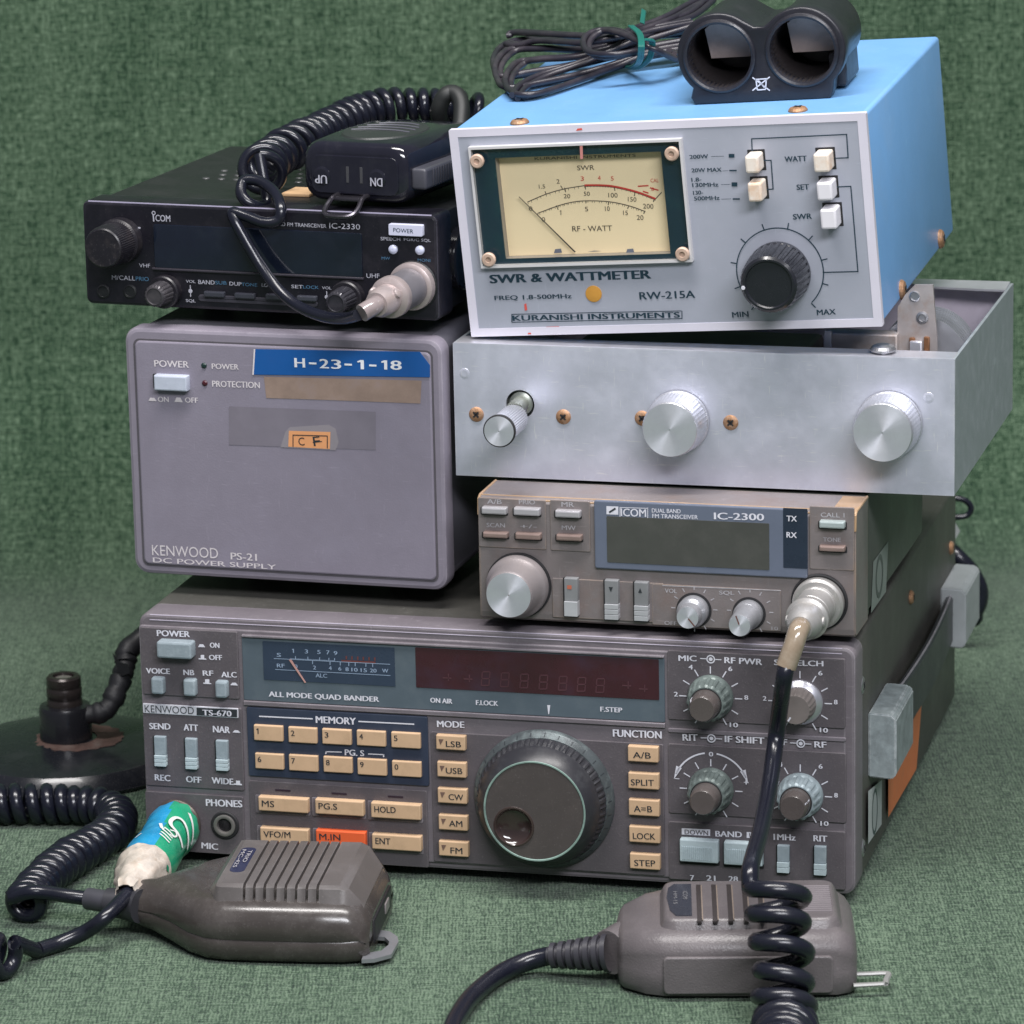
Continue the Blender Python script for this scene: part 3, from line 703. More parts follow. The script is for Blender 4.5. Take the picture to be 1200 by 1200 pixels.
bm = B(); lathe(bm, c, OUT, [(22.9, 9.0), (22.6, 10.4), (20.9, 13.4), (19.6, 15.2), (19.0, 15.8)], 72, cap1=False); fixn(bm); put('collar', bm, A_KNOB, knob)
bm = B(); lathe(bm, c, OUT, [(19.1, 15.75), (18.95, 16.0), (18.5, 16.0), (18.3, 15.7)], 72, cap1=False); fixn(bm); put('edge_ring', bm, A_EDGE, knob)
# face with a finger dimple
dc = PA.f(*a2(428, 880), 17.3); ddx, ddz = dc.x - c.x, dc.z - c.z; DR = 7.0
k_ = min(1.0, (18.2 - DR - 1.1) / math.hypot(ddx, ddz)); ddx *= k_; ddz *= k_
bm = holed([(c.x + 18.2 * math.cos(2 * math.pi * i / 72), c.z + 18.2 * math.sin(2 * math.pi * i / 72)) for i in range(72)], [circ(c.x + ddx, c.z + ddz, DR, 40)], -1.5 - 15.7, -1.5 - 15.2)
put('knob_face', bm, A_FACE, knob)
bm = B(); dcc = (c.x + ddx, -17.2, c.z + ddz)
lathe(bm, dcc, OUT, [(DR + 0.7, -0.1), (DR + 0.5, 0.35), (DR, 0.4), (DR - 0.3, 0.1)] + [(DR * math.cos(t), -3.0 * math.sin(t)) for t in [math.radians(a) for a in (10, 25, 40, 55, 70, 85)]], 48); fixn(bm)
put('finger_dimple', bm, mat('glossy_brown_plastic', (0.040, 0.026, 0.024), 0.14, var=0.1, coat=0.6), knob, 30)
bm = B()
for i in range(30): PA.rad(bm, c, i * 12 + 3, 24.9, 25.9, 0.35, 1.5 + 4.55)
for v in bm.verts:
    r = math.hypot(v.co.x - c.x, v.co.z - c.z); v.co.y = -1.5 - (2.2 + (26.0 - r) * 2.0) - 0.1
put('index_marks', bm, BLACKP, knob)
# small concentric knobs
G_SK = mat('sage_knob_skirt', (0.130, 0.160, 0.152), 0.42, 0.2, var=0.2, vscale=150, dirt=(0.30, 0.36, 0.34), dirt_amt=0.6, dscale=140)
B_SK = mat('pale_blue_knob_skirt', (0.27, 0.325, 0.35), 0.42, 0.2, var=0.2, vscale=150, dirt=(0.42, 0.52, 0.55), dirt_amt=0.5, dscale=140)
CAPM = mat('brown_knob_cap', (0.085, 0.072, 0.068), 0.30, var=0.12, coat=0.25, dirt=(0.14, 0.12, 0.12), dirt_amt=0.3)
def conc(q, sk, ang, axial=22.0):
    c = Vector((q.x, -1.7, q.z))
    bm = B(); lathe(bm, c, OUT, [(8.4, 0), (8.4, 1.0), (8.0, 1.8), (7.7, 2.2, .18), (6.9, 8.2, .22), (6.3, 9.0)], 96, 16); fixn(bm); o = put('control_knob', bm, sk, RA, 30)
    bm = B(); lathe(bm, c, OUT, [(5.9, 8.7), (5.9, 9.05)], 40); fixn(bm); put('seam_ring', bm, DARK, o)
    bm = B(); lathe(bm, c, OUT, [(5.5, 8.9), (5.4, 10), (5.2, 13.5), (4.6, 15.4), (4.35, 15.7, 0)], 60); fixn(bm); o2 = put('inner_cap', bm, CAPM, o, 30)
    bm = B(); t = math.radians(ang); d = Vector((math.sin(t), 0, math.cos(t))); n = Vector((d.z, 0, -d.x))
    for r0, h0, r1, h1 in ((5.55, 10.2, 4.75, 15.3),):
        p = [c + d * r + Vector((0, -h, 0)) + n * s + d * 0.12 for r, h, s in ((5.32, 10.2, -.25), (5.32, 10.2, .25), (5.22, 13.4, .25), (4.62, 15.35, .25), (4.62, 15.35, -.25), (5.22, 13.4, -.25))]
        bm.faces.new([bm.verts.new(x) for x in p])
    put('pointer_mark', bm, WHITE, o)
conc(KC['mic'], G_SK, -60); conc(KC['rit'], G_SK, 165); conc(KC['af'], B_SK, 70)
q = KC['sq']; c = Vector((q.x, -1.7, q.z))
bm = B(); lathe(bm, c, OUT, [(8.3, 0), (8.3, .8), (7.9, 1.4), (6.4, 2.6)], 48); fixn(bm); sq = put('control_knob', bm, mat('bright_metal_skirt', (0.62, 0.62, 0.68), 0.3, 0.8, var=0.1), RA, 30, label='knob with bright metal skirt')
bm = B(); lathe(bm, c, OUT, [(6.3, 2.4), (6.2, 3.0, .15), (5.7, 9.2, .18), (5.2, 10.2)], 96, 20); fixn(bm); put('inner_cap', bm, mat('grey_brown_knob', (0.20, 0.175, 0.165), 0.4, 0.2, var=0.12), sq, 30)
bm = B(); PA.rad(bm, c, -150, 3.2, 5.0, 0.6, 12.0); put('pointer_mark', bm, WHITE, sq)
# jacks
q = PA.f(*a1(380, 922), 1.7); c = Vector((q.x, -1.6, q.z))
bm = B(); lathe(bm, c, OUT, [(5.5, 0), (5.5, 0.6), (5.1, 1.0), (4.3, 1.0), (4.2, 0.2)], 40, cap1=False); fixn(bm); jk = put('phones_jack', bm, DARK, RA)
bm = B(); lathe(bm, c, OUT, [(4.25, 0.3), (4.2, 1.5), (3.7, 1.7), (2.9, 1.5), (2.7, 0.3), (2.65, 0.05)], 40); fixn(bm); put('jack_ring', bm, mat('grey_jack_ring', (0.20, 0.19, 0.18), 0.35, 0.4), jk)
bm = B(); lathe(bm, c, OUT, [(2.7, 0.0), (2.7, 0.1)], 24); fixn(bm); put('jack_hole', bm, DARK, jk)
q = PA.f(*a1(190, 918), 1.7); MICJ = Vector((q.x, -1.6, q.z))
bm = B(); lathe(bm, MICJ, OUT, [(9.6, 0), (9.6, 0.8), (9.0, 1.4), (8.0, 1.6), (7.8, 0.5)], 48); fixn(bm); put('microphone_socket', bm, mat('dark_bronze_ring', (0.11, 0.09, 0.08), 0.4, 0.6), RA)
# right side: feet blocks, strap, stickers, screws
A_FOOT = mat('worn_grey_blue_block', (0.235, 0.27, 0.28), 0.5, 0.1, edge=((.5, .53, .54), .8, .001), var=0.35, vscale=150, dirt=(0.36, 0.42, 0.44), dirt_amt=0.7, dscale=250)
r1 = ZM(880, 560, 2.4)
s1 = PA.side(*r1(340, 660), 0); s1b = PA.side(*r1(338, 845), 0)
FB0 = s1.y - 2
z1 = s1.z; z0 = s1b.z
fd = 40
bm = B()
prof = [(269, z0 + .6), (277.6, z0), (279.4, z0 + 1.8), (279.4, z1 - 1.8), (277.6, z1), (269, z1 + .3)]
loft(bm, [[(x, FB0, z) for x, z in prof], [(x, FB0 + fd, z) for x, z in prof]]); fixn(bm)
bmesh.ops.bevel(bm, geom=bm.edges[:], offset=0.5, segments=2, affect='EDGES'); put('side_foot', bm, A_FOOT, RA)
s2 = PA.side(*r1(540, 320), 0)
FB1 = s2.y
bm = B(); loft(bm, [[(x, FB1, z) for x, z in prof], [(x, FB1 + fd, z) for x, z in prof]]); fixn(bm)
bmesh.ops.bevel(bm, geom=bm.edges[:], offset=0.5, segments=2, affect='EDGES'); put('side_foot', bm, mat('pale_grey_block', (0.36, 0.385, 0.40), 0.45, 0.15, var=0.15), RA)
bm = B()
ys = [FB0 + fd - 3 + (FB1 + 3 - FB0 - fd + 3) * i / 14 for i in range(15)]
rings = []
for i, y in enumerate(ys):
    b = 2.0 * math.sin(math.pi * i / 14); zc = (z0 + z1) / 2
    rings.append([(271.2 + b, y, zc - 9.5), (272.8 + b, y, zc - 10), (274 + b, y, zc - 9), (274 + b, y, zc + 8.6), (272.8 + b, y, zc + 9.6), (271.2 + b, y, zc + 9)])
loft(bm, rings); fixn(bm); strap = put('carrying_strap', bm, mat('black_vinyl', (0.035, 0.037, 0.042), 0.42, var=0.2, bump=0.3, bscale=500), RA, 60)
bm = B(); tube(bm, [(273.0 + 2 * math.sin(math.pi * i / 14), y, (z0 + z1) / 2 + 9.6) for i, y in enumerate(ys)], 0.45, 6); put('edge_piping', bm, mat('worn_strap_edge', (0.22, 0.21, 0.23), 0.5, var=0.3), strap)
def spoly(name, pts, m, off=0.25, lab=None, par=RA):
    bm = B(); vs = [bm.verts.new(PA.side(*p, off)) for p in pts]; f = bm.faces.new(vs); f.normal_update()
    if f.normal.x < 0: f.normal_flip()
    return put(name, bm, m, par, label=lab)
spoly('orange_tape', [(1041, 958), (1074, 901), (1080, 826), (1041, 893)], mat('orange_tape_film', (0.66, 0.19, 0.065), 0.45, var=0.15, dirt=(0.35, 0.12, 0.07), dirt_amt=0.5), lab='orange tape patch on the side')
st = spoly('label_sticker', [(1017.5, 989), (1033.2, 966), (1033.5, 914), (1017.5, 927)], mat('white_sticker', (0.40, 0.43, 0.43), 0.5, var=0.1))
bm = B(); cc = PA.side(1025.3, 951, 0.35); n = 32
vo = []; vi = []
for i in range(n):
    t = 2 * math.pi * i / n
    vo.append(bm.verts.new(cc + Vector((0, 6.2 * math.cos(t), 8.8 * math.sin(t))))); vi.append(bm.verts.new(cc + Vector((0, 5.0 * math.cos(t), 7.3 * math.sin(t)))))
for i in range(n): bm.faces.new((vo[i], vo[(i + 1) % n], vi[(i + 1) % n], vi[i]))
put('ring_mark', bm, mat('dark_green_print', (0.05, 0.08, 0.08), 0.5), st)
for px, py in ((1011, 803), (1011.5, 994)):
    screw(RA, PA.side(px, py, 0) - Vector((1.0, 0, 0)), (1, 0, 0), 3.6, 1.6, STEEL)
for px, py in ((1069.5, 700), (1116.5, 642)):
    p = PA.side(px, py, 0); p.y = min(p.y, 247); screw(RA, p - Vector((1.0, 0, 0)), (1, 0, 0), 2.8, 1.6, RUSTY)

# ------------------------------------------------------------------ B: power supply
PB = Panel('power_supply', 'plain mauve-grey box with one power button and a blue embossed label strip', 'power supply',
           (-3.6, 31.3, 104.1), 0, 0, math.radians(-16.95), 124.7, 112, 95.1)
RB = PB.root
p1 = ZM(130, 350, 1200 / 430); p2 = ZM(130, 360, 7.5)
B_FACE = mat('mauve_grey_face', (0.212, 0.193, 0.240), 0.45, scratch=.14, dust=.25, var=0.05, bump=0.12, bscale=1500, dirt=(0.25, 0.235, 0.30), dirt_amt=0.35, dscale=40)
B_RIM = mat('mauve_grey_rim', (0.212, 0.192, 0.234), 0.40, scratch=.15, dust=.3, edge=((.40, .37, .42), .8, .0010), var=0.06, bump=0.1, bscale=1500)
B_BODY = mat('dark_grey_case', (0.062, 0.060, 0.070), 0.45, var=0.12, bump=0.2, bscale=1500, dirt=(0.11, 0.11, 0.12), dirt_amt=0.3)
bm = B(); plate(bm, 2.5, 122.5, 0.5, 94.6, 5, 112, 5, 0.5, n=6); fixn(bm); put('body', bm, mat('grey_case_top', (0.135, 0.13, 0.155), 0.42, var=0.1, bump=0.2, bscale=1500), RB)
bm = B(); plate(bm, 0, 124.7, 0, 95.1, 0, 8, 5.5, 1.6, n=7); fixn(bm); put('bezel', bm, B_RIM, RB)
bm = B(); plate(bm, 3.6, 121.1, 3.3, 91.0, -0.2, 0.3, 2.6, 0.05, n=6); fixn(bm); put('groove', bm, mat('groove_plastic', (0.085, 0.078, 0.09), 0.5), RB)
bm = B(); plate(bm, 4.3, 120.4, 4.0, 90.3, -0.8, 0.3, 2.2, 0.7, n=6); fixn(bm); fpB = put('front_panel', bm, B_FACE, RB)
for fx, fy in ((34, 50), (92, 50), (34, 98), (92, 98)):
    bm = B(); lathe(bm, (fx, fy, 0.6), (0, 0, -1), [(7, 0), (7, 6.0), (6.4, 7.3)], 20); put('rubber_foot', fixn(bm), RUBBER, RB)
BO = 0.95
bm = B()
CREAM = mat('cream_print', (0.58, 0.54, 0.56), 0.55, var=0.12, vscale=400)
def T(z, s, a, b, h, off=BO, bold=0.02): PB.text(bm, z, s, a, b, h, off, bold)
T(p2, 'POWER', (383, 522), (685, 533), 58); T(p2, 'POWER', (888, 542), (1123, 550), 48); T(p1, 'PROTECTION', (332, 288), (487, 293), 20)
T(p2, 'ON', (415, 832), (508, 834), 46); T(p2, 'OFF', (652, 838), (765, 842), 46)
PB.poly(bm, p2, [(330, 822), (402, 826), (382, 797), (345, 795)], BO); PB.poly(bm, p2, [(558, 832), (632, 836), (610, 795), (575, 793)], BO)
put('lettering', bm, CREAM, fpB); bm = B()
p3 = ZM(140, 580, 7.5)
T(p3, 'KENWOOD', (288, 530), (868, 560), 92, bold=0.0); T(p3, 'PS-21', (980, 568), (1207, 580), 62); T(p1, 'DC POWER SUPPLY', (138, 862), (540, 886), 16)
put('lettering', bm, CREAM, fpB)
well(p2, (372, 588), (665, 720), 4, BO, PB)
PB.key('power_button', p2, (372, 598), (668, 745), 4.2, mat('pale_silver_button', (0.52, 0.56, 0.66), 0.35, 0.2, var=0.15, vscale=80, dirt=(0.3, 0.32, 0.42), dirt_amt=0.4), 0.8, 0.4, 0.6)
for (x, y), m in (((818, 513), mat('dark_green_led', (0.012, 0.03, 0.028), 0.25)), ((825, 668), mat('dark_red_led', (0.055, 0.012, 0.018), 0.25))):
    q = PB.f(*p2(x, y), 0.8); bm = B(); lathe(bm, (q.x, -0.7, q.z), OUT, [(1.15, 0), (1.1, 0.3), (0.7, 0.6), (0.3, 0.7)], 20); put('indicator_lamp', fixn(bm), m, RB)
# blue embossed strip with its old adhesive mark, faded tape patch and the small orange label
bm = B(); PB.poly(bm, p1, [(465, 248), (1043, 257), (1043, 218), (1010, 174), (470, 165)], 1.15); thick(bm, 0.25)
tape = put('embossed_label', fixn(bm), mat('blue_label_tape', (0.008, 0.085, 0.300), 0.35, var=0.08, coat=0.2, dirt=(0.02, 0.06, 0.2), dirt_amt=0.4), RB, label='blue embossed label strip')
bm = B()
for s, x0, x1, y in (('H', 602, 634, 224), ('-', 648, 672, 214), ('2', 684, 712, 227), ('3', 722, 752, 229), ('-', 764, 788, 218), ('1', 808, 826, 230), ('-', 845, 868, 221), ('1', 886, 902, 231), ('8', 916, 950, 232)):
    h = 6 if s == '-' else 30
    PB.text(bm, p1, s, (x0, y), (x1, y + 1), h, 1.25, 0.035)
put('lettering', bm, mat('embossed_white', (0.72, 0.73, 0.76), 0.5), tape)
bm = B(); PB.poly(bm, p1, [(462, 249), (467, 249), (472, 165), (467, 165)], 1.2); put('tape_end', bm, CREAM, tape)
bm = B(); PB.poly(bm, p1, [(508, 325), (700, 331), (1012, 343), (1016, 268), (500, 255)], 0.93)
put('adhesive_mark', bm, mat('brown_glue_residue', (0.255, 0.185, 0.150), 0.6, var=0.2, vscale=120, dirt=(0.19, 0.17, 0.20), dirt_amt=0.7, dscale=60), fpB)
bm = B(); PB.poly(bm, p1, [(386, 478), (866, 495), (866, 370), (386, 352)], 0.92); put('tape_mark', bm, mat('faded_tape_patch', (0.178, 0.162, 0.195), 0.42, var=0.08), fpB)
bm = B(); PB.poly(bm, p1, [(555, 486), (735, 496), (745, 470), (735, 425), (712, 412), (585, 420), (570, 436)], 0.98)
clear = put('clear_tape', bm, mat('yellowed_clear_tape', (0.245, 0.222, 0.245), 0.2, var=0.08, coat=0.3), fpB)
bm = B(); PB.poly(bm, p1, [(580, 484), (716, 492), (718, 436), (582, 432)], 1.05); ol = put('paper_label', bm, mat('orange_paper', (0.66, 0.30, 0.13), 0.6, var=0.06), RB, label='small orange paper label')
bm = B()
for a, b in (((594, 482), (594.1, 446)),): pass
PB.line(bm, p1, (594, 446), (708, 449), 3, 1.15); PB.poly(bm, p1, [(594, 484), (597, 484), (597, 445), (594, 445)], 1.15); PB.poly(bm, p1, [(706, 489), (709, 489), (709, 448), (706, 448)], 1.15)
PB.text(bm, p1, 'C', (614, 480), (634, 480), 26, 1.15, 0.0); PB.text(bm, p1, 'F', (664, 482), (686, 480), 30, 1.15, 0.0); PB.line(bm, p1, (660, 470), (690, 467), 3, 1.16)
put('lettering', bm, BLACKP, ol)
# ------------------------------------------------------------------ C: home-made aluminium tuner box, open at the top
PC = Panel('antenna_tuner', 'bare aluminium open-topped box with three silver knobs on its front', 'antenna tuner',
           (119.6, -0.5, 147.2), math.radians(0.05), math.radians(-0.06), math.radians(-15.31), 185.1, 142.8, 50.0)
RC = PC.root; c1 = ZM(520, 330, 1200 / 680)
ALU = mat('scuffed_aluminium', (0.64, 0.655, 0.76), 0.40, 0.60, scratch=.45, dust=.25, edge=((.85, .85, .9), .6, .0012), var=0.10, vscale=60, bump=0.06, bscale=700, dirt=(0.70, 0.72, 0.80), dirt_amt=0.45, dscale=55, rvar=0.13)
ALUS = mat('dull_aluminium_side', (0.40, 0.44, 0.47), 0.5, 0.6, scratch=.3, var=0.12, vscale=200, brushed=(1200, 60, 60), dirt=(0.55, 0.58, 0.60), dirt_amt=0.3, dscale=120)
ALUB = mat('bright_sheet_edge', (0.70, 0.70, 0.76), 0.35, 0.7, var=0.08)
SPUN = spun_mat('turned_aluminium', (0.74, 0.75, 0.82), 0.38)
KNOBM = mat('satin_knob_metal', (0.62, 0.63, 0.67), 0.36, 0.8, var=0.08, vscale=400)
W, D, H = PC.W, PC.D, PC.H
hq = PC.f(*c1(158, 254), 0)
bm = holed([(0, 0), (W, 0), (W, H - 0.3), (W - 0.3, H), (0.3, H), (0, H - 0.3)], [circ(hq.x, hq.z, 5.4)], 0, 1.4); put('front_plate', bm, ALU, RC)
bm = B(); box(bm, 0.2, W - 0.2, 0.05, 13, H - 1.6, H + 0.03, 0.75, 4); fixn(bm); put('front_lip', bm, ALUB, RC)
bm = B(); box(bm, W - 1.2, W + 0.02, 1.42, D, 0, H - 0.05, 0.25); fixn(bm); put('side_plate', bm, ALUS, RC)
bm = B(); box(bm, 0, 1.2, 1.42, D, 0, H - 0.05, 0.25); fixn(bm); put('side_plate', bm, ALUS, RC)
bm = B(); box(bm, 1.25, W - 1.25, D - 1.3, D, 0, H - 1.4, 0.2); fixn(bm); put('back_plate', bm, mat('inner_aluminium', (0.56, 0.50, 0.58), 0.5, 0.3, var=0.2, vscale=30), RC)
bm = B(); rnd = random.Random(3)
pts = [(1.3, D)] + [(W - 1.3, D)] + [(W - 1.3, D - 12.5), (W - 12, D - 12.2), (W - 26, D - 10.5), (W - 36, D - 9.5), (W - 42, D - 3.2), (W - 55, D - 3.0), (W - 62, D - 4), (W - 75, D - 3.4), (1.3, D - 3)]
vs = [bm.verts.new((x, y, H - 0.7 + (0.5 if y > D - 5 else -0.4))) for x, y in pts]; bm.faces.new(vs); thick(bm, 0.8); put('torn_back_lip', fixn(bm), ALUB, RC)
bm = B(); box(bm, 1.25, W - 1.25, 1.45, D - 1.35, 0.05, 1.2); fixn(bm); put('floor_plate', bm, ALUS, RC)
for x, y in ((67, 275), (247, 280), (410, 283), (593, 292)):
    q = PC.f(*c1(x, y), 0.5); screw(RC, (q.x, 0.05, q.z), OUT, 2.8, 0.9, RUSTY)
for x, y in ((43, 190), (1003, 240)):
    q = PC.f(*c1(x, y), 0); bm = B(); lathe(bm, (q.x, 0.05, q.z), OUT, [(2.0, 0), (1.9, 0.12), (1.2, 0.22), (0.4, 0.2)], 20); put('rivet', fixn(bm), ALU, RC)
# left knob: shaft bushing seen in the hole, slim knurled knob
c = Vector((hq.x, 0, hq.z))
bm = B(); lathe(bm, (c.x, 6, c.z), OUT, [(7, 0), (7, 1), (4.4, 1.5), (4.4, 4.5), (3.6, 5), (3.0, 5.2), (3.0, 14)], 32); fixn(bm); put('shaft_bushing', bm, mat('brassy_bushing', (0.36, 0.38, 0.34), 0.4, 0.7, var=0.2), RC)
fq = PC.f(*c1(115, 309), 30); cc = Vector(((c.x + fq.x) / 2, 0, (c.z + fq.z) / 2)); cc = Vector((fq.x, 0, fq.z))
bm = B(); lathe(bm, (cc.x, -9, cc.z), OUT, [(4.9, 0), (5.2, .6, .12), (5.2, 18.6, .12), (5.6, 19.2), (5.9, 19.8), (5.9, 20.6)], 120, 40); fixn(bm); k1 = put('tuning_knob', bm, [KNOBM], RC, 30)
bm = B(); lathe(bm, (cc.x, -29.2, cc.z), OUT, [(6.0, 0), (6.0, 1.0), (5.5, 1.3)], 40); fixn(bm); put('dark_rim', bm, DARK, k1)
bm = B(); spun_disc(bm, (cc.x, -30.6, cc.z), OUT, 5.5); fixn(bm); put('turned_face', bm, SPUN, k1)
bm = B(); lathe(bm, (c.x, 1, c.z), (cc.x - c.x, -10, cc.z - c.z), [(3, 0), (3, 12)], 20); fixn(bm); put('shaft', bm, STEEL, k1)
for fx, fy, r in ((467, 307, 11.0), (907, 313, 11.6)):
    fq = PC.f(*c1(fx, fy), 15); c = Vector((fq.x, 0, fq.z))
    bm = B(); lathe(bm, c, OUT, [(r + 0.4, 0.6), (r + 0.4, 2.2), (r + .1, 2.6, .06), (r - 0.6, 13.6, .06), (r - 1.1, 14.8), (r - 1.3, 15.0)], 144, 48); fixn(bm); k = put('tuning_knob', bm, KNOBM, RC, 30)
    bm = B(); spun_disc(bm, c + Vector((0, -15.05, 0)), OUT, r - 1.2, 64); fixn(bm); put('turned_face', bm, SPUN, k)
    if fx < 500:
        bm = B(); PC.poly(bm, c1, [(468, 256), (480, 247), (492, 256)], 12); 
        for v in bm.verts: v.co.y -= 0
        bm.free()
q = PC._hit(*c1(905, 152), 2, H)
bm = B(); lathe(bm, (q.x, 6.5, H + 0.02), (0, 0, 1), [(3.0, 0), (3.0, .7), (4.6, .8), (4.7, 1.5), (4.0, 2.6), (2.4, 3.3), (0.6, 3.5)], 28); fixn(bm); put('bolt', bm, STEEL, RC)
# inside: variable capacitor frame and vanes that carry the meter's rear corner
IN = mat('stained_zinc_bracket', (0.42, 0.38, 0.37), 0.5, 0.5, var=0.2, vscale=80, dirt=(0.30, 0.17, 0.09), dirt_amt=0.6, dscale=110)
def fr(px, py, y): q = PC.f(px, py, -y); return q.x, q.z
yb = 30
P_ = [(1061, 345), (1072, 334), (1093, 334), (1096, 372), (1098, 395), (1098, 418), (1050, 418), (1052, 360)]
bm = B(); vs = [bm.verts.new((fr(*p, yb)[0], yb, fr(*p, yb)[1])) for p in P_]
for v in vs[5:7]: v.co.z = 3
f = bm.faces.new(vs); f.normal_update()
if f.normal.y > 0: f.normal_flip()
thick(bm, 1.6); cap = put('capacitor_bracket', fixn(bm), IN, RC)
x, z = fr(1081, 372, yb); bm = B(); lathe(bm, (x, yb, z), OUT, [(2.3, 0), (2.2, .6), (1.4, .8), (1.2, .3)], 20); put('rivet', fixn(bm), STEEL, cap)
x, z = fr(1072, 347, yb); bm = B(); lathe(bm, (x, yb, z), OUT, [(2.0, 0), (2.0, .5), (1.6, .6), (1.4, .1)], 20); put('rivet', fixn(bm), STEEL, cap)
bm = B()
for (a, b_) in (((1066, 395), (1073, 392)), ((1083, 394), (1090, 391))):
    x0, zz0 = fr(a[0], 412, yb); x1_, zz1 = fr(b_[0], a[1], yb); box(bm, x0, x1_, yb - 1.3, yb - .1, min(zz0, zz1) - 1, max(zz0, zz1), .5)
put('solder_tag', fixn(bm), mat('brown_rust', (0.22, 0.10, 0.045), 0.6, 0.3, var=0.4, vscale=300), cap)
bm = B(); x0, zz = fr(1067, 398, yb); x1_, _ = fr(1082, 398, yb); box(bm, x0, x1_, yb - 2.6, yb - .3, 28, zz, .6); put('solder_tag', fixn(bm), ALUB, cap)
bm = B(); x0, zz = fr(1092, 398, yb + 8)
for i in range(7):
    yy = yb + 6 + i * 3.2
    lathe(bm, (x0 - 3, yy, zz - 8), OUT, [(17, 0), (17, .7)], 36, cap0=True)
fixn(bm); put('rotor_vanes', bm, mat('vane_aluminium', (0.55, 0.56, 0.60), 0.4, 0.8, var=0.1), cap)
bm = B(); x0, z0_ = fr(968, 404, 26); x1_, z1_ = fr(1052, 392, 26); box(bm, x0, x1_, 26, 34, 30, z1_, .8); fixn(bm); put('capacitor_frame', bm, IN, RC)
bm = B(); x0, z0_ = fr(966, 404, 24); x1_, z1_ = fr(974, 388, 24); box(bm, x0, x1_, 24, 25.5, 20, z1_, .3); fixn(bm); put('frame_tab', bm, mat('pale_bracket', (0.52, 0.50, 0.52), 0.5, 0.5), RC)
bm = B(); box(bm, 30, 120, 40, 95, 1.3, 38, 2); fixn(bm); put('coil_housing', bm, mat('dark_brown_board', (0.05, 0.035, 0.03), 0.6), RC)
bm = B()
for i in range(10): tube(bm, [(128 + 8 * math.cos(a), 60 + i * 4 + 4 * a / 6.283, 24 + 14 * math.sin(a)) for a in [2 * math.pi * k / 20 for k in range(21)]], 0.9, 6)
put('coil_winding', fixn(bm), mat('tinned_copper', (0.45, 0.36, 0.28), 0.35, 0.8), RC)

# ------------------------------------------------------------------ D: blue meter with pale front
PD = Panel('power_meter', 'sky-blue cased meter with a pale grey front, cream needle dial and black knob', 'power meter',
           (126.4, 4.2, 198.2), math.radians(4.09), math.radians(-3.74), math.radians(-17.37), 154.2, 135.1, 77.6)
RD = PD.root; d1 = ZM(500, 0, 3); d2 = ZM(780, 0, 1200 / 420); d3 = ZM(590, 170, 6)
BLUE = mat('sky_blue_enamel', (0.165, 0.365, 0.670), 0.38, scratch=.12, dust=.3, edge=((.38, .52, .68), .7, .0011), var=0.05, vscale=40, bump=0.1, bscale=1200, dirt=(0.20, 0.36, 0.58), dirt_amt=0.6, dscale=28, coat=0.1)
RIM = mat('pale_lilac_rim', (0.62, 0.60, 0.68), 0.4, dust=.3, var=0.04, dirt=(0.50, 0.46, 0.52), dirt_amt=0.3)
PGREY = mat('pale_grey_panel', (0.370, 0.388, 0.455), 0.42, 0.15, dust=.25, scratch=.08, var=0.04, vscale=60, dirt=(0.42, 0.43, 0.50), dirt_amt=0.35, dscale=40)
NAVYP = mat('dark_teal_print', (0.012, 0.035, 0.055), 0.45)
W, D, H = PD.W, PD.D, PD.H
bm = B(); box(bm, 0.7, W - 0.4, 2.0, D, 0.5, H - 0.4, 1.5, 3); fixn(bm)
bmesh.ops.delete(bm, geom=[f for f in bm.faces if f.normal.y < -0.9 and f.calc_area() > 500], context='FACES'); put('case', bm, BLUE, RD)
A0 = PD.f(*d1(240, 556), 0); A1 = PD.f(*d1(857, 892), 0)
A0 = PD.f(*d1(240, 556), 0.4); A1 = PD.f(*d1(857, 892), 0.4)
hole = [(A0.x, A1.z), (A1.x, A1.z), (A1.x, A0.z), (A0.x, A0.z)]
grow = lambda g: [(A0.x - g, A1.z - g), (A1.x + g, A1.z - g), (A1.x + g, A0.z + g), (A0.x - g, A0.z + g)]
bm = holed([(0.3, 0), (W - .3, 0), (W, .3), (W, H - .3), (W - .3, H), (0.3, H), (0, H - .3), (0, .3)], [[(3.2, 3.0), (W - 3.2, 3.0), (W - 3.2, H - 2.8), (3.2, H - 2.8)]], -0.15, 2.6); put('front_rim', bm, RIM, RD)
bm = holed([(3.2, 3.0), (W - 3.2, 3.0), (W - 3.2, H - 2.8), (3.2, H - 2.8)], [grow(0.2)], 0.1, 2.0); fpD = put('front_panel', bm, PGREY, RD)
# recess walls, meter card
bm = B(); g = grow(0.15)
for i in range(4):
    a, b_ = g[i], g[(i + 1) % 4]; bm.faces.new([bm.verts.new(p) for p in ((a[0], 0.12, a[1]), (b_[0], 0.12, b_[1]), (b_[0], 6, b_[1]), (a[0], 6, a[1]))])
thick(bm, 0.5); put('meter_housing', fixn(bm), mat('grey_meter_wall', (0.30, 0.27, 0.24), 0.5), RD)
bm = B(); box(bm, A0.x - .1, A1.x + .1, 4.2, 4.9, A1.z - .1, A0.z + .1); fixn(bm)
card = put('dial_card', bm, mat('cream_card', (0.97, 0.80, 0.53), 0.55, var=0.03, vscale=30), RD)
MO = -4.1
def mpoly(bm, pts, wd, off=MO):
    P2 = [PD.f(*d3(*p), off) for p in pts]
    for a, b_ in zip(P2, P2[1:]):
        d = (b_ - a).normalized(); n = Vector((-d.z, 0, d.x)) * wd / 2
        bm.faces.new([bm.verts.new(p) for p in (a - n, b_ - n, b_ + n, a + n)])
def arcpts(pts, n=10): return [(v.x, v.y) for v in smooth_path([(x, y, 0) for x, y in pts], n)]
up_arc = arcpts([(170, 400), (300, 345), (430, 308), (570, 285)]); red_arc = arcpts([(570, 283), (680, 283), (780, 292), (925, 326), (1070, 378)])
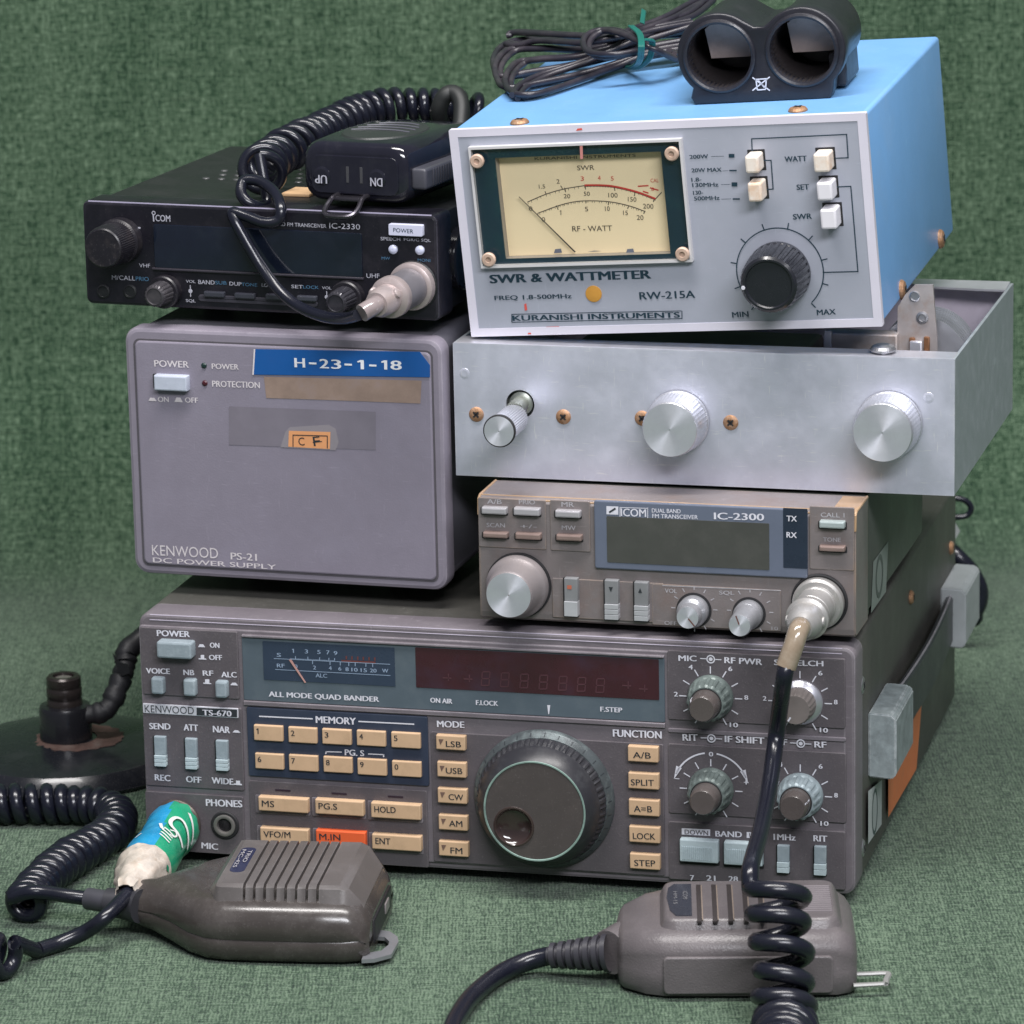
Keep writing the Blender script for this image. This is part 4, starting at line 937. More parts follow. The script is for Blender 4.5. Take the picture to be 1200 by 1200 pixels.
lo_arc = arcpts([(240, 480), (375, 430), (475, 403), (580, 392), (740, 398), (880, 426), (995, 466)])
INK = mat('brown_black_ink', (0.07, 0.055, 0.045), 0.6)
bm = B(); mpoly(bm, up_arc, 0.3); mpoly(bm, [(p[0], p[1] + 8) for p in red_arc], 0.16); mpoly(bm, lo_arc, 0.3)
for arc, n, l in ((up_arc, 12, 16), (red_arc, 20, 14), (lo_arc, 38, 14)):
    for i in range(n + 1):
        p = arc[int((len(arc) - 1) * i / n)]; mpoly(bm, [(p[0], p[1]), (p[0] + (p[0] - 560) * -.012, p[1] + l)], 0.16, MO - 0.03)
for x, y, x2, y2 in ((300, 345, 292, 325), (415, 308, 402, 285), (430, 300, 438, 332), (575, 285, 577, 312), (778, 295, 784, 322), (925, 335, 920, 358), (1060, 380, 1054, 400), (372, 425, 385, 455), (580, 392, 580, 410), (740, 398, 737, 422), (882, 428, 872, 448), (997, 462, 985, 482), (1070, 378, 1112, 332)):
    mpoly(bm, [(x, y), (x2, y2)], 0.34, MO - 0.05)
def T(s, a, b, h, bold=0.008): PD.text(bm, d3, s, a, b, h, MO + 0.06, bold)
T('20', (425, 374), (470, 374), 30); T('50', (566, 357), (608, 357), 30); T('100', (738, 368), (803, 369), 32); T('150', (875, 396), (935, 399), 32); T('200', (982, 446), (1055, 448), 34)
T('0', (180, 462), (204, 463), 32); T('0', (270, 538), (294, 539), 32); T('1', (395, 492), (406, 493), 34); T('5', (574, 466), (596, 466), 32); T('10', (715, 464), (748, 464), 34); T('15', (842, 492), (875, 493), 32); T('20', (938, 526), (985, 527), 34)
T('RF - WATT', (485, 608), (765, 603), 38); T('SWR', (520, 178), (640, 174), 34, 0.0); T('1.5', (250, 306), (294, 305), 28); T('2', (374, 270), (396, 270), 30)
T('KURANISHI INSTRUMENTS', (220, 106), (930, 82), 20, 0.0)
put('dial_lettering', bm, INK, card)
bm = B(); mpoly(bm, red_arc, 0.75, MO - 0.04)
T('3', (544, 252), (566, 252), 32); T('4', (664, 246), (684, 246), 30); T('5', (756, 250), (776, 250), 30); T('CAL', (1035, 262), (1092, 262), 26, 0.0); T('8', (1040, 322), (1060, 322), 24, 0.0)
mpoly(bm, [(945, 290), (1020, 285)], 0.5); mpoly(bm, [(980, 325), (1020, 338)], 0.5); mpoly(bm, [(1030, 300), (1090, 318)], 0.5)
put('red_arc', bm, REDP, card)
bm = B(); q = [PD.f(*d3(*p), -3.0) for p in ((108, 364), (112, 362), (509, 750), (500, 754))]; bm.faces.new([bm.verts.new(p) for p in q]); thick(bm, 0.2)
put('needle', fixn(bm), mat('dark_needle', (0.06, 0.05, 0.045), 0.5), card)
bm = B()
for x0, x1 in ((355, 412), (862, 920)): PD.poly(bm, d3, [(x0, 760), (x1, 756), (x1 - 8, 728), (x0 + 8, 732)], -3.9)
PD.poly(bm, d3, [(590, 750), (690, 746), (640, 742)], -3.9); put('zero_adjuster', bm, mat('blue_grey_mark', (0.16, 0.18, 0.24), 0.5), card)
# dark mask round the dial and the clear cover in front of it
O0 = PD.f(*d1(154, 527), 2.6); O1 = PD.f(*d1(925, 913), 2.6)
orect = [(O0.x, O1.z), (O1.x, O1.z), (O1.x, O0.z), (O0.x, O0.z)]
bm = holed(orect, [hole], -0.35, 0.05); put('dial_mask', bm, mat('dark_teal_mask', (0.010, 0.030, 0.052), 0.25, var=0.3, vscale=18, dirt=(0.008, 0.075, 0.050), dirt_amt=0.8, dscale=9, coat=0.4), RD)
bm = holed([(O0.x - .9, O1.z - .9), (O1.x + .9, O1.z - .9), (O1.x + .9, O0.z + .9), (O0.x - .9, O0.z + .9)], [orect], -2.6, 0.08); put('cover_edge', bm, mat('acrylic_edge', (0.56, 0.55, 0.56), 0.2, var=0.05), RD)
bm = B(); bm.faces.new([bm.verts.new((x, -2.5, z)) for x, z in orect]); thick(bm, 0.25); put('clear_cover', fixn(bm), pane_mat('clear_acrylic', (0.97, 0.97, 0.96)), RD)
IV = mat('ivory_plastic_screw', (0.50, 0.36, 0.28), 0.45, var=0.25, vscale=400, dirt=(0.30, 0.18, 0.12), dirt_amt=0.7, dscale=300)
for x, y in ((178, 566), (862, 540), (900, 893), (219, 912)):
    q = PD.f(*d1(x, y), 2.8); bm = B(); lathe(bm, (q.x, -2.5, q.z), OUT, [(2.6, 0), (2.6, .9), (2.2, 1.3), (1.1, 1.3), (0.9, .5)], 28); put('cover_screw', fixn(bm), IV, RD)
# lettering of the front
bm = B(); LO = 0.12
def T(z, s, a, b, h, bold=0.024): PD.text(bm, z, s, a, b, h, LO, bold)
T(d1, 'SWR & WATTMETER', (225, 996), (788, 979), 30, 0.05); T(d1, 'FREQ 1.8-500MHz', (240, 1058), (510, 1051), 18); T(d1, 'RW-215A', (750, 1053), (944, 1047), 26, 0.02); T(d1, 'KURANISHI INSTRUMENTS', (304, 1128), (890, 1116), 19, 0.045)
for a, b_ in (((298, 1105), (896, 1093)), ((300, 1133), (899, 1120))): PD.line(bm, d1, a, b_, 2.5, LO)
for x, y0, y1 in ((298, 1105, 1133), (896, 1093, 1121)): PD.poly(bm, d1, [(x, y1), (x + 3, y1), (x + 3, y0), (x, y0)], LO)
for s, a, b_ in (('200W', (925, 559), (990, 556)), ('20W MAX', (932, 606), (1037, 603)), ('1.8-', (932, 639), (966, 637)), ('130MHz', (935, 658), (1026, 655)), ('130-', (938, 685), (972, 683)), ('500MHz', (941, 705), (1030, 702))): T(d1, s, a, b_, 14)
for x0, y0, x1, y1 in ((1062, 541, 1082, 554), (1064, 597, 1090, 602), (1072, 641, 1092, 655), (1076, 697, 1101, 702)): PD.poly(bm, d1, [(x0, y1), (x1, y1), (x1, y0), (x0, y0)], LO)
for x0, x1, y in ((1000, 1045, 549), (1040, 1060, 600), (1035, 1068, 648), (1036, 1070, 699)): PD.line(bm, d1, (x0, y + 1), (x1, y), 1.2, LO)
T(d2, 'WATT', (400, 542), (473, 539), 18); T(d2, 'SET', (440, 636), (481, 634), 18); T(d2, 'SWR', (428, 735), (490, 732), 18); T(d2, 'MIN', (224, 1063), (278, 1060), 18); T(d2, 'MAX', (508, 1055), (570, 1052), 18)
def pl(z, pts, wd=0.4):
    P2 = [PD.f(*z(*p), LO) for p in pts]
    for a, b_ in zip(P2, P2[1:]):
        d = (b_ - a).normalized(); n = Vector((-d.z, 0, d.x)) * wd / 2; a = a - d * wd / 2; b_ = b_ + d * wd / 2
        bm.faces.new([bm.verts.new(p) for p in (a - n, b_ - n, b_ + n, a + n)])
pl(d2, [(290, 508), (288, 465), (606, 450), (611, 528), (570, 530)]); pl(d2, [(320, 537), (353, 537), (360, 633), (335, 635)]); pl(d2, [(575, 626), (620, 624), (644, 909), (528, 912)])
kq = PD.f(*d2(383, 908), 0)
PD.ring(bm, kq, 15.7, 16.1, LO, -140, 138, 60)
for i in range(10): PD.rad(bm, kq, -140 + i * 31, 16.0, 18.2, 0.4, LO + .02)
put('lettering', bm, NAVYP, fpD)
bm = B()
for pts in ([(525, 460), (548, 457), (545, 450), (530, 452)], ): PD.poly(bm, d1, pts, 0.3)
for pts in ([(345, 1092), (354, 1090), (350, 1066), (343, 1070)], [(418, 1154), (466, 1152), (466, 1147), (420, 1149)]): PD.poly(bm, d1, pts, 0.14)
PD.poly(bm, d1, [(355, 1175), (368, 1175), (366, 1170), (357, 1170)], 0.3); put('red_paint_marks', bm, mat('red_paint', (0.60, 0.09, 0.07), 0.5), fpD)
bm = B(); PD.poly(bm, d1, [(540, 560), (550, 558), (548, 512), (538, 514)], 2.65); put('red_paint_marks', bm, mat('faded_red_paint', (0.50, 0.20, 0.18), 0.5), RD)
q = PD.f(*d1(587, 1033), 0); bm = B(); lathe(bm, (q.x, 0.1, q.z), OUT, [(3.1, 0), (3.0, .35), (2.2, .5), (1.0, .55)], 28); put('pilot_lamp', fixn(bm), mat('amber_lens', (0.55, 0.27, 0.05), 0.3, coat=0.4), RD)
WK = mat('white_push_key', (0.72, 0.70, 0.74), 0.35, var=0.04); CK = mat('yellowed_push_key', (0.78, 0.70, 0.62), 0.35, var=0.05, dirt=(0.62, 0.35, 0.17), dirt_amt=0.9, dscale=70)
for a, b_, m in (((263, 524), (314, 580), CK), ((272, 614), (324, 676), CK), ((492, 517), (550, 577), CK), ((503, 612), (560, 672), WK), ((515, 702), (574, 768), WK)):
    x0, x1, z0, z1 = PD.rect(d2, a, b_, 7.5); bm = B(); plate(bm, x0 - .7, x1 + .7, z0 - .7, z1 + .7, 0.0, 0.3, .2, .02); put('key_opening', fixn(bm), DARK, RD)
    bm = B(); plate(bm, x0, x1, z0, z1, -7.5, -.1, 0.8, 0.8); fixn(bm); put('push_key', bm, m, RD)
fq = PD.f(*d2(343, 957), 17); c = Vector((kq.x * .35 + fq.x * .65, 0, kq.z * .35 + fq.z * .65))
bm = B(); lathe(bm, c, OUT, [(11.6, 0.4), (11.7, 1.2), (11.6, 2.0, .0), (11.5, 2.6, .28), (10.7, 14.2, .28), (10.2, 16.2), (9.3, 17), (8.6, 17.0), (8.2, 16.3)], 240, 30); fixn(bm)
k = put('set_knob', bm, mat('black_knob_plastic', (0.014, 0.015, 0.020), 0.28, var=0.1, coat=0.2, dirt=(0.06, 0.06, 0.07), dirt_amt=0.3), RD, 25)
q = PD.f(*d2(265, 962), 16.4); d = Vector((q.x - c.x, 0, q.z - c.z)).normalized()
bm = B(); lathe(bm, Vector((c.x, -16.95, c.z)) + d * 9.3, OUT, [(0.75, 0), (0.7, .2)], 16); put('white_dot', fixn(bm), WHITE, k)
for x, y in ((327, 430),):
    q = PD.top(*d1(x, y), 0); screw(RD, (q.x, q.y, H - .5), (0, 0, 1), 3.5, 1.8, RUSTY)
q = PD.top(*d2(443, 368), 0); screw(RD, (q.x, q.y, H - .5), (0, 0, 1), 3.5, 1.8, RUSTY)
for x, y in ((792, 970), (921, 800)):
    q = PD.side(*d2(x, y), 0); screw(RD, (W - .5, q.y, q.z), (1, 0, 0), 3.7, 1.9, RUSTY)

# ------------------------------------------------------------------ E: small brown-grey mobile transceiver
PE = Panel('mobile_transceiver', 'small worn brown-grey radio with a dark display, squeezed under the aluminium box', 'radio',
           (127.5, -28.9, 100.0), 0, 0, math.radians(-15.41), 139.0, 150, 46.3)
RE = PE.root; e1 = ZM(540, 550, 7.5); e2 = ZM(940, 560, 6); e3 = ZM(540, 560, 1.875); e4 = ZM(550, 640, 1200 / 230); e5 = ZM(760, 640, 4.8)
E_FACE = mat('worn_taupe_face', (0.205, 0.180, 0.180), 0.40, 0.25, scratch=.2, dust=.5, edge=((.42, .31, .22), .7, .0007), var=0.09, vscale=70, bump=0.1, bscale=1200, dirt=(0.20, 0.125, 0.095), dirt_amt=0.45, dscale=45)
E_EDGE = mat('brassy_worn_edge', (0.44, 0.29, 0.17), 0.42, 0.3, var=0.3, vscale=120, dirt=(0.22, 0.19, 0.19), dirt_amt=0.8, dscale=60)
E_BODY = mat('olive_grey_case', (0.080, 0.085, 0.078), 0.42, 0.1, var=0.12, bump=0.15, bscale=1300, dirt=(0.13, 0.11, 0.10), dirt_amt=0.4)
E_KEY = mat('silver_bar_key', (0.42, 0.41, 0.43), 0.36, 0.3, var=0.1); E_KEYB = mat('tarnished_bar_key', (0.26, 0.19, 0.17), 0.4, 0.3, var=0.15)
E_LCDB = mat('slate_display_bezel', (0.115, 0.135, 0.185), 0.35, var=0.06, coat=0.2); E_LCD = mat('dull_olive_glass', (0.062, 0.062, 0.058), 0.14, var=0.12, coat=0.6, dirt=(0.09, 0.085, 0.08), dirt_amt=0.4)
W, D, H = PE.W, PE.D, PE.H
bm = B(); box(bm, 2.5, W - 1.5, 29, D, 1.0, H - 1.5, 1.0); fixn(bm); put('body', bm, E_BODY, RE)
bm = B(); box(bm, 0.8, W - 0.6, 23, 30, 0.3, H - 0.4, 1.2); fixn(bm); put('front_collar', bm, E_BODY, RE)
# front block with a bevelled worn brow: side profile extruded across
bm = B(); pr = [(24, 0.2), (1.2, 0.2), (0.3, 1.0), (0, 3), (0, H - 2.2), (0.5, H - 1.2), (2.2, H - .2), (24, H)]
loft(bm, [[(x, y, z) for y, z in pr] for x in (0.0, W)]); fixn(bm)
bmesh.ops.bevel(bm, geom=[e for e in bm.edges if abs(e.verts[0].co.x - e.verts[1].co.x) < 1e-4], offset=0.5, segments=2, affect='EDGES'); fr_E = put('front_panel', bm, E_FACE, RE)
bm = B()
for i in range(2): tube(bm, [(0.4, 0.7, H - 1.1), (60, 0.7, H - 1.1), (W - .4, 0.7, H - 1.1)] if i == 0 else [(.4, 2.6, H - .3), (60, 2.6, H - .3), (W - .4, 2.6, H - .3)], 0.42, 8)
for x in (.35, W - .35): tube(bm, [(x, 0.2, H - 7), (x, .6, H - 1.4), (x, 2.4, H - .3), (x, 24, H - .25)], 0.6, 8)
put('worn_or_highlit_edge', fixn(bm), E_EDGE, fr_E)
bm = B(); box(bm, W - 9, W - .2, 3.5, 23, H - .6, H + .12, .25); put('worn_corner', fixn(bm), E_EDGE, RE)
def ep(name, z, a, b_, off, m, base=0.0, r=.5, bev=.2, lab=None): return PE.key(name, z, a, b_, off, m, base - .15, r, bev, lab)
ep('key_panel', e1, (150, 248), (752, 708), .5, E_FACE); ep('key_panel', e1, (782, 268), (1140, 728), .5, E_FACE); ep('key_panel', e2, (52, 198), (366, 655), .5, E_FACE)
ep('control_strip', e4, (505, 195), (1190, 470), .5, E_FACE); ep('control_strip', e5, (18, 212), (745, 480), .55, E_FACE)
for z, a, b_, m in ((e1, (178, 334), (398, 404), E_KEY), (e1, (460, 340), (690, 416), E_KEY), (e1, (825, 362), (1046, 434), E_KEY), (e1, (190, 552), (408, 612), E_KEYB), (e1, (475, 560), (698, 626), E_KEYB), (e1, (835, 574), (1058, 638), E_KEYB), (e2, (118, 305), (296, 362), mat('grey_green_bar_key', (0.36, 0.42, 0.42), 0.4, .2)), (e2, (118, 478), (298, 525), E_KEYB)):
    g = 8; well(z, a, (b_[0] + 14, b_[1]), 5, .6, PE); PE.key('bar_key', z, a, b_, 3.4, m, .5, .4, .6)
bm = B()
def T(z, s, a, b_, h, off=.62, bold=.012): PE.text(bm, z, s, a, b_, h, off, bold)
T(e1, 'A/B', (232, 302), (360, 306), 42); T(e1, 'PRIO', (512, 306), (652, 309), 40); T(e1, 'MR', (886, 328), (995, 331), 42); T(e1, 'SCAN', (228, 508), (388, 512), 38); T(e1, '+/-', (525, 518), (668, 520), 34); T(e1, 'MW', (888, 532), (1010, 536), 40)
put('lettering', bm, DIMW, fr_E); bm = B()
T(e2, 'CALL 1', (132, 276), (298, 279), 32); T(e2, 'TONE', (148, 448), (272, 451), 30)
put('lettering', bm, DIMW, fr_E); bm = B()
T(e5, 'VOL', (92, 262), (160, 265), 24); T(e5, 'SQL', (398, 276), (482, 279), 26); T(e5, 'OFF', (90, 442), (158, 445), 22); T(e5, '10', (692, 472), (728, 474), 20)
PE.line(bm, e5, (78, 222), (745, 250), 4, .65)
VC = PE.f(*e5(258, 352), .5); SC = PE.f(*e5(572, 366), .5)
for q, a0_ in ((VC, -90), (SC, -120)):
    for i in range(10): PE.rad(bm, q, a0_ + 30 * i, 7.0, 8.5, .35, .65)
for f in bm.faces:
    f.normal_update()
    if f.normal.y > 0: f.normal_flip()
put('lettering', bm, DIMW, fr_E)
# display
bm = B(); x0, x1, z0, z1 = PE.rect(I1, (696, 586), (946.5, 678), .9); plate(bm, x0, x1, z0, z1, -1.3, 0, .8, .5); fixn(bm); lb = put('display_bezel', bm, E_LCDB, RE)
bm = B(); xx = PE.rect(e3, (320, 84), (678, 203), 1.5); plate(bm, *xx, -1.45, -1.2, .4, .05); fixn(bm); put('display_glass', bm, E_LCD, lb)
bm = B(); xx = PE.rect(e3, (708, 66), (762, 200), 1.4); plate(bm, *xx, -1.42, -1.2, .3, .05); fixn(bm); put('lamp_column', bm, mat('navy_lamp_column', (0.018, 0.026, 0.045), .3, coat=.3), lb)
bm = B()
T(e3, 'ICOM', (352, 84), (407, 86), 17, 1.45, .015); T(e3, 'DUAL BAND', (420, 76), (483, 78), 9, 1.45, .01); T(e3, 'FM TRANSCEIVER', (421, 88), (521, 91), 9, 1.45, .01); T(e3, 'IC-2300', (557, 91), (666, 94), 15, 1.45, .03)
T(e3, 'TX', (716, 95), (738, 96), 12, 1.55, .02); T(e3, 'RX', (716, 131), (738, 132), 12, 1.55, .02)
PE.poly(bm, e3, [(320, 80), (346, 81), (346, 63), (320, 62)], 1.42); PE.line(bm, e3, (349, 65), (411, 67), 1.5, 1.42); PE.line(bm, e3, (349, 89), (411, 91), 1.5, 1.42)
for x in (349, 410): PE.poly(bm, e3, [(x, 90), (x + 1.5, 90), (x + 1.5, 65), (x, 65)], 1.42)
for f in bm.faces:
    f.normal_update()
    if f.normal.y > 0: f.normal_flip()
put('lettering', bm, WHITE, lb)
bm = B(); PE.line(bm, e3, (326, 76), (340, 67), 4, 1.5); put('lettering', bm, BLACKP, lb)
# rockers
for a, b_ in (((578, 196), (664, 432)), ((825, 208), (912, 452)), ((1006, 220), (1094, 460))):
    rocker(PE, e4, a, b_, mat('grey_rocker', (0.25, 0.255, 0.265), .4, .3, var=.1), mat('light_grey_rocker', (0.46, 0.47, 0.49), .4, .3, var=.12), 3.2, 'rocker_switch', .5, .6, 3 if a[0] > 700 else 1)
bm = B(); PE.poly(bm, e4, [(852, 250), (865, 280), (878, 251)], 3.35); PE.poly(bm, e4, [(1032, 285), (1056, 286), (1044, 256)], 3.35); put('arrow_marks', bm, BLACKP, fr_E)
bm = B(); PE.poly(bm, e4, [(598, 262), (625, 264), (625, 240), (598, 239)], 3.35); put('red_mark', bm, mat('faded_red_print', (0.42, 0.12, 0.07), .5), fr_E)
# knobs
fq = PE.f(*e4(240, 300), 15); q = PE.f(*e4(304, 236), .2); c = Vector((q.x * .4 + fq.x * .6, 0, q.z * .4 + fq.z * .6))
bm = B(); lathe(bm, c, OUT, [(12.1, 0), (12.1, 1.5)], 48); fixn(bm); put('knob_recess', bm, DARK, RE)
ER = mat('taupe_ring', (0.30, 0.27, 0.275), .38, .4, var=.1, dirt=(.22, .17, .14), dirt_amt=.4)
bm = B(); lathe(bm, c, OUT, [(11.5, .5), (11.5, 4.4), (11.0, 5.2), (9.6, 7.4), (8.9, 13.5), (8.5, 14.6), (8.2, 15)], 72); fixn(bm); k = put('dial_knob', bm, ER, RE, 35)
bm = B(); spun_disc(bm, c + Vector((0, -15.03, 0)), OUT, 8.25, 64); fixn(bm); put('turned_face', bm, SPUN, k)
for q, fx, fy, ln, r0, r1 in ((VC, 218, 408, 11, 5.6, 4.2), (SC, 508, 456, 17, 5.2, 4.1)):
    fq = PE.f(*e5(fx, fy), ln); c = Vector((q.x * .4 + fq.x * .6, 0, q.z * .4 + fq.z * .6))
    bm = B(); lathe(bm, c, OUT, [(r0 + .9, .3), (r0 + .9, .8)], 40); fixn(bm); put('knob_recess', bm, DARK, RE)
    bm = B(); lathe(bm, c, OUT, [(r0, .4), (r0, 4.5), (r0 - .3, 5.2), (r1 + .2, 6.4), (r1 + .1, ln - 1), (r1 - .3, ln)], 64); fixn(bm); k = put('control_knob', bm, mat('grey_metal_knob', (.42, .43, .46), .33, .6, var=.1), RE, 35)
    bm = B(); spun_disc(bm, c + Vector((0, -ln - .03, 0)), OUT, r1 - .25, 48); fixn(bm); put('turned_face', bm, SPUN, k)
    bm = B(); PE.rad(bm, c, -20 if ln > 12 else 140, .4, r1 - .3, .5, ln + .08); put('pointer_mark', bm, mat('red_brown_mark', (.12, .05, .04), .5), k)
MICE = PE.f(*e5(962, 312), .3); MICE = Vector((MICE.x, 0, MICE.z))
bm = B(); lathe(bm, MICE, OUT, [(10.3, 0), (10.3, .7), (9.8, 1.1), (9.2, .8), (9, .2)], 48); fixn(bm); put('microphone_socket', bm, DARK, RE)
for fx, fy in ((14, 14), (124, 14), (14, 135), (124, 135)):
    bm = B(); lathe(bm, (fx, fy, 1.1), (0, 0, -1), [(5, 0), (5, 3.2), (4.6, 4.1)], 20); put('rubber_foot', fixn(bm), RUBBER, RE)
# sticker on the right side
r2 = ZM(940, 560, 6)
bm = B(); P_ = [PE.side(*r2(*p), -1.3) for p in ((485, 950), (590, 800), (606, 445), (500, 590))]; f = bm.faces.new([bm.verts.new(p) for p in P_]); f.normal_update(); 
if f.normal.x < 0: f.normal_flip()
st = put('label_sticker', bm, mat('grey_green_sticker', (.26, .29, .27), .5, var=.1), RE)
cc = PE.side(*r2(545, 690), -1.15); bm = B(); n = 32
vo = [bm.verts.new(cc + Vector((0, 7.5 * math.cos(2 * math.pi * i / n), 8.2 * math.sin(2 * math.pi * i / n)))) for i in range(n)]; vi = [bm.verts.new(cc + Vector((0, 5.6 * math.cos(2 * math.pi * i / n), 6.2 * math.sin(2 * math.pi * i / n)))) for i in range(n)]
for i in range(n): bm.faces.new((vo[i], vo[(i + 1) % n], vi[(i + 1) % n], vi[i]))
put('ring_mark', bm, mat('faded_green_print', (.11, .13, .12), .5), st)

# ------------------------------------------------------------------ F: glossy black mobile transceiver on the power supply
PF = Panel('mobile_transceiver', 'black mobile radio with a wide blank display, on top of the mauve-grey box', 'radio',
           (-18.8, 47.6, 205.2), math.radians(.09), math.radians(.12), math.radians(-19.4), 141.8, 137.2, 39.3)
RF = PF.root; f1 = ZM(80, 90, 2.5); f2 = ZM(80, 160, 6); f3 = ZM(420, 220, 7.5); f4 = ZM(200, 300, 5)
F_FACE = mat('black_plastic_face', (.008, .0075, .012), .32, dust=.16, edge=((.10, .095, .13), .6, .0008), var=.15, vscale=120, bump=.1, bscale=1400, dirt=(.035, .03, .038), dirt_amt=.35, dscale=60)
F_BODY = mat('black_painted_metal', (.014, .015, .017), .40, .1, dust=.15, var=.15, bump=.2, bscale=1400, dirt=(.035, .035, .036), dirt_amt=.4)
F_LCD = mat('black_display_glass', (.006, .009, .018), .1, var=.2, coat=.7, dirt=(.02, .025, .035), dirt_amt=.4, dscale=60)
W, D, H = PF.W, PF.D, PF.H
bm = B(); box(bm, 2.0, W - 2.0, 10, D, 1.0, H - 1.0, 1.0)
fixn(bm); put('body', bm, F_BODY, RF)
bm = B()
for i in range(15):
    for j in range(5): lathe(bm, (24 + i * 6.4 + (j % 2) * 3.2, 62 + j * 9, H - 1.0), (0, 0, 1), [(1.5, 0), (1.3, .25)], 10)
put('vent_dots', fixn(bm), mat('grey_vent_dots', (.06, .06, .065), .4), RF)
bm = B(); plate(bm, 0, W, 0, H, 0, 14, 2.4, 1.2, n=5); fixn(bm); ff = put('front_panel', bm, F_FACE, RF)
bm = B(); tube(bm, [(2.4, .8, H - .35), (70, .8, H - .35), (W - 2.4, .8, H - .35)], .4, 8); put('worn_or_highlit_edge', fixn(bm), mat('lilac_edge_highlight', (.30, .28, .38), .35, .3), ff)  # lilac tube paints the highlight on the front's top edge
def fp(name, z, a, b_, off, m, base=0., r=.5, bev=.2, lab=None): return PF.key(name, z, a, b_, off, m, base - .15, r, bev, lab)
disp = fp('display_glass', f1, (248, 432), (862, 588), .6, F_LCD, r=.8)
x0, x1, z0, z1 = PF.rect(f1, (246, 555), (865, 596), .7)
bm = B(); plate(bm, x0, x1, z0 + .1, z0 + 1.0, -1.2, 0, .2, .3); put('display_sill', fixn(bm), mat('scuffed_black', (.03, .027, .036), .4), RF)
bm = B()
def T(z, s, a, b_, h, off=.2, bold=.012): PF.text(bm, z, s, a, b_, h, off, bold)
T(f1, 'COM', (256, 423), (299, 425), 19); T(f1, 'I', (249, 424), (252, 424), 20); q = PF.f(*f1(250, 399), .2); PF.ring(bm, q, .45, .8, .2)
T(f1, 'DUAL BAND FM TRANSCEIVER', (555, 434), (756, 443), 11, .75, .008); T(f1, 'IC-2330', (765, 444), (855, 448), 16, .75, .006)
T(f1, 'VHF', (208, 558), (240, 559), 11, bold=.008); T(f1, 'M/CALL', (128, 594), (196, 597), 13, bold=.008); T(f1, 'UHF', (874, 589), (912, 590), 13, bold=.006)
T(f4, 'VOL', (90, 156), (145, 158), 16); T(f4, 'SQL', (90, 272), (146, 275), 20); T(f4, 'BAND', (163, 163), (258, 168), 24); T(f4, 'DUP', (345, 172), (415, 176), 22); T(f4, 'LOW', (534, 180), (600, 184), 20); T(f4, 'SET', (708, 188), (775, 191), 20); T(f4, 'VOL', (888, 194), (942, 196), 16)
T(f3, 'SPEECH', (195, 462), (368, 468), 30, bold=.006); T(f3, 'PGR/C SQL', (400, 470), (636, 482), 30, bold=.006)
PF.rad(bm, PF.f(*f4(116, 205), .2), 0, -2.2, 2.2, .35, .2); PF.ring(bm, PF.f(*f4(116, 205), .2), 0, .8, .24)
PF.rad(bm, PF.f(*f4(915, 240), .2), 0, -2.2, 2.2, .35, .2); PF.ring(bm, PF.f(*f4(915, 240), .2), 0, .8, .24); PF.line(bm, f2, (465, 640), (508, 643), 12, .2)
put('lettering', bm, mat('silver_print', (.38, .38, .44), .5, var=.2, vscale=500), ff)
bm = B(); T(f4, 'SUB', (262, 166), (328, 169), 21, bold=.006); T(f4, 'TONE', (416, 176), (508, 180), 20, bold=.006); T(f4, 'LOCK', (776, 190), (868, 194), 19, bold=.006); T(f1, 'PRIO', (198, 597), (236, 599), 12, bold=.006); T(f3, 'MW', (205, 632), (278, 634), 26, bold=.006); T(f3, 'MONI', (522, 648), (632, 652), 26, bold=.006)
put('lettering', bm, mat('blue_print', (.06, .15, .25), .5), ff)
fpq = fp('power_button', f3, (262, 318), (562, 432), 2.2, mat('pale_lilac_button', (.52, .53, .66), .35, var=.06), lab='pale lilac power button')
bm = B(); PF.text(bm, f3, 'POWER', (306, 388), (482, 402), 36, 2.3, .008); put('lettering', bm, NAVYP, fpq)
for x, y in ((300, 545), (535, 552)):
    q = PF.f(*f3(x, y), 1); bm = B(); lathe(bm, (q.x, .1, q.z), OUT, [(1.75, 0), (1.7, .9), (1.2, 1.4), (.5, 1.5)], 20); put('round_button', fixn(bm), mat('pale_button', (.50, .52, .66), .3, var=.05), RF)
for x, y in ((245, 1090), (432, 1090)):
    q = PF.f(*f2(x, y), .5); bm = B(); lathe(bm, (q.x, .1, q.z), OUT, [(2.7, 0), (2.6, .6), (2.1, .8), (1.9, .4)], 24); put('round_button', fixn(bm), F_BODY, RF)
xx = PF.rect(f4, (160, 225), (862, 300), .3); bm = B(); plate(bm, xx[0], xx[1], xx[2], xx[3], -.5, 0, 2, .3); put('key_tray', fixn(bm), mat('charcoal_tray', (.04, .038, .05), .4), RF)
for a, b_ in (((190, 207), (312, 246)), ((370, 216), (490, 255)), ((552, 222), (670, 262)), ((735, 232), (852, 270))): fp('bar_key', f4, a, b_, 2.0, mat('glossy_charcoal_key', (.04, .042, .055), .25, coat=.3), .4, .5, .5)
F_KN = mat('dusty_black_knob', (.011, .010, .014), .36, var=.2, dust=.3, dirt=(.06, .05, .05), dirt_amt=.45, dscale=120)
bq = PF.f(*f2(365, 720), .3); fq = PF.f(*f2(245, 790), 17); c = Vector((bq.x * .3 + fq.x * .7, 0, bq.z * .3 + fq.z * .7))
bm = B(); lathe(bm, c, OUT, [(8.7, 0), (8.7, 4.5), (8.2, 5.2), (8.0, 5.6, .1), (7.8, 15.4, .1), (7.4, 16.6), (6.9, 17)], 180, 60); fixn(bm); put('dial_knob', bm, F_KN, RF, 28)
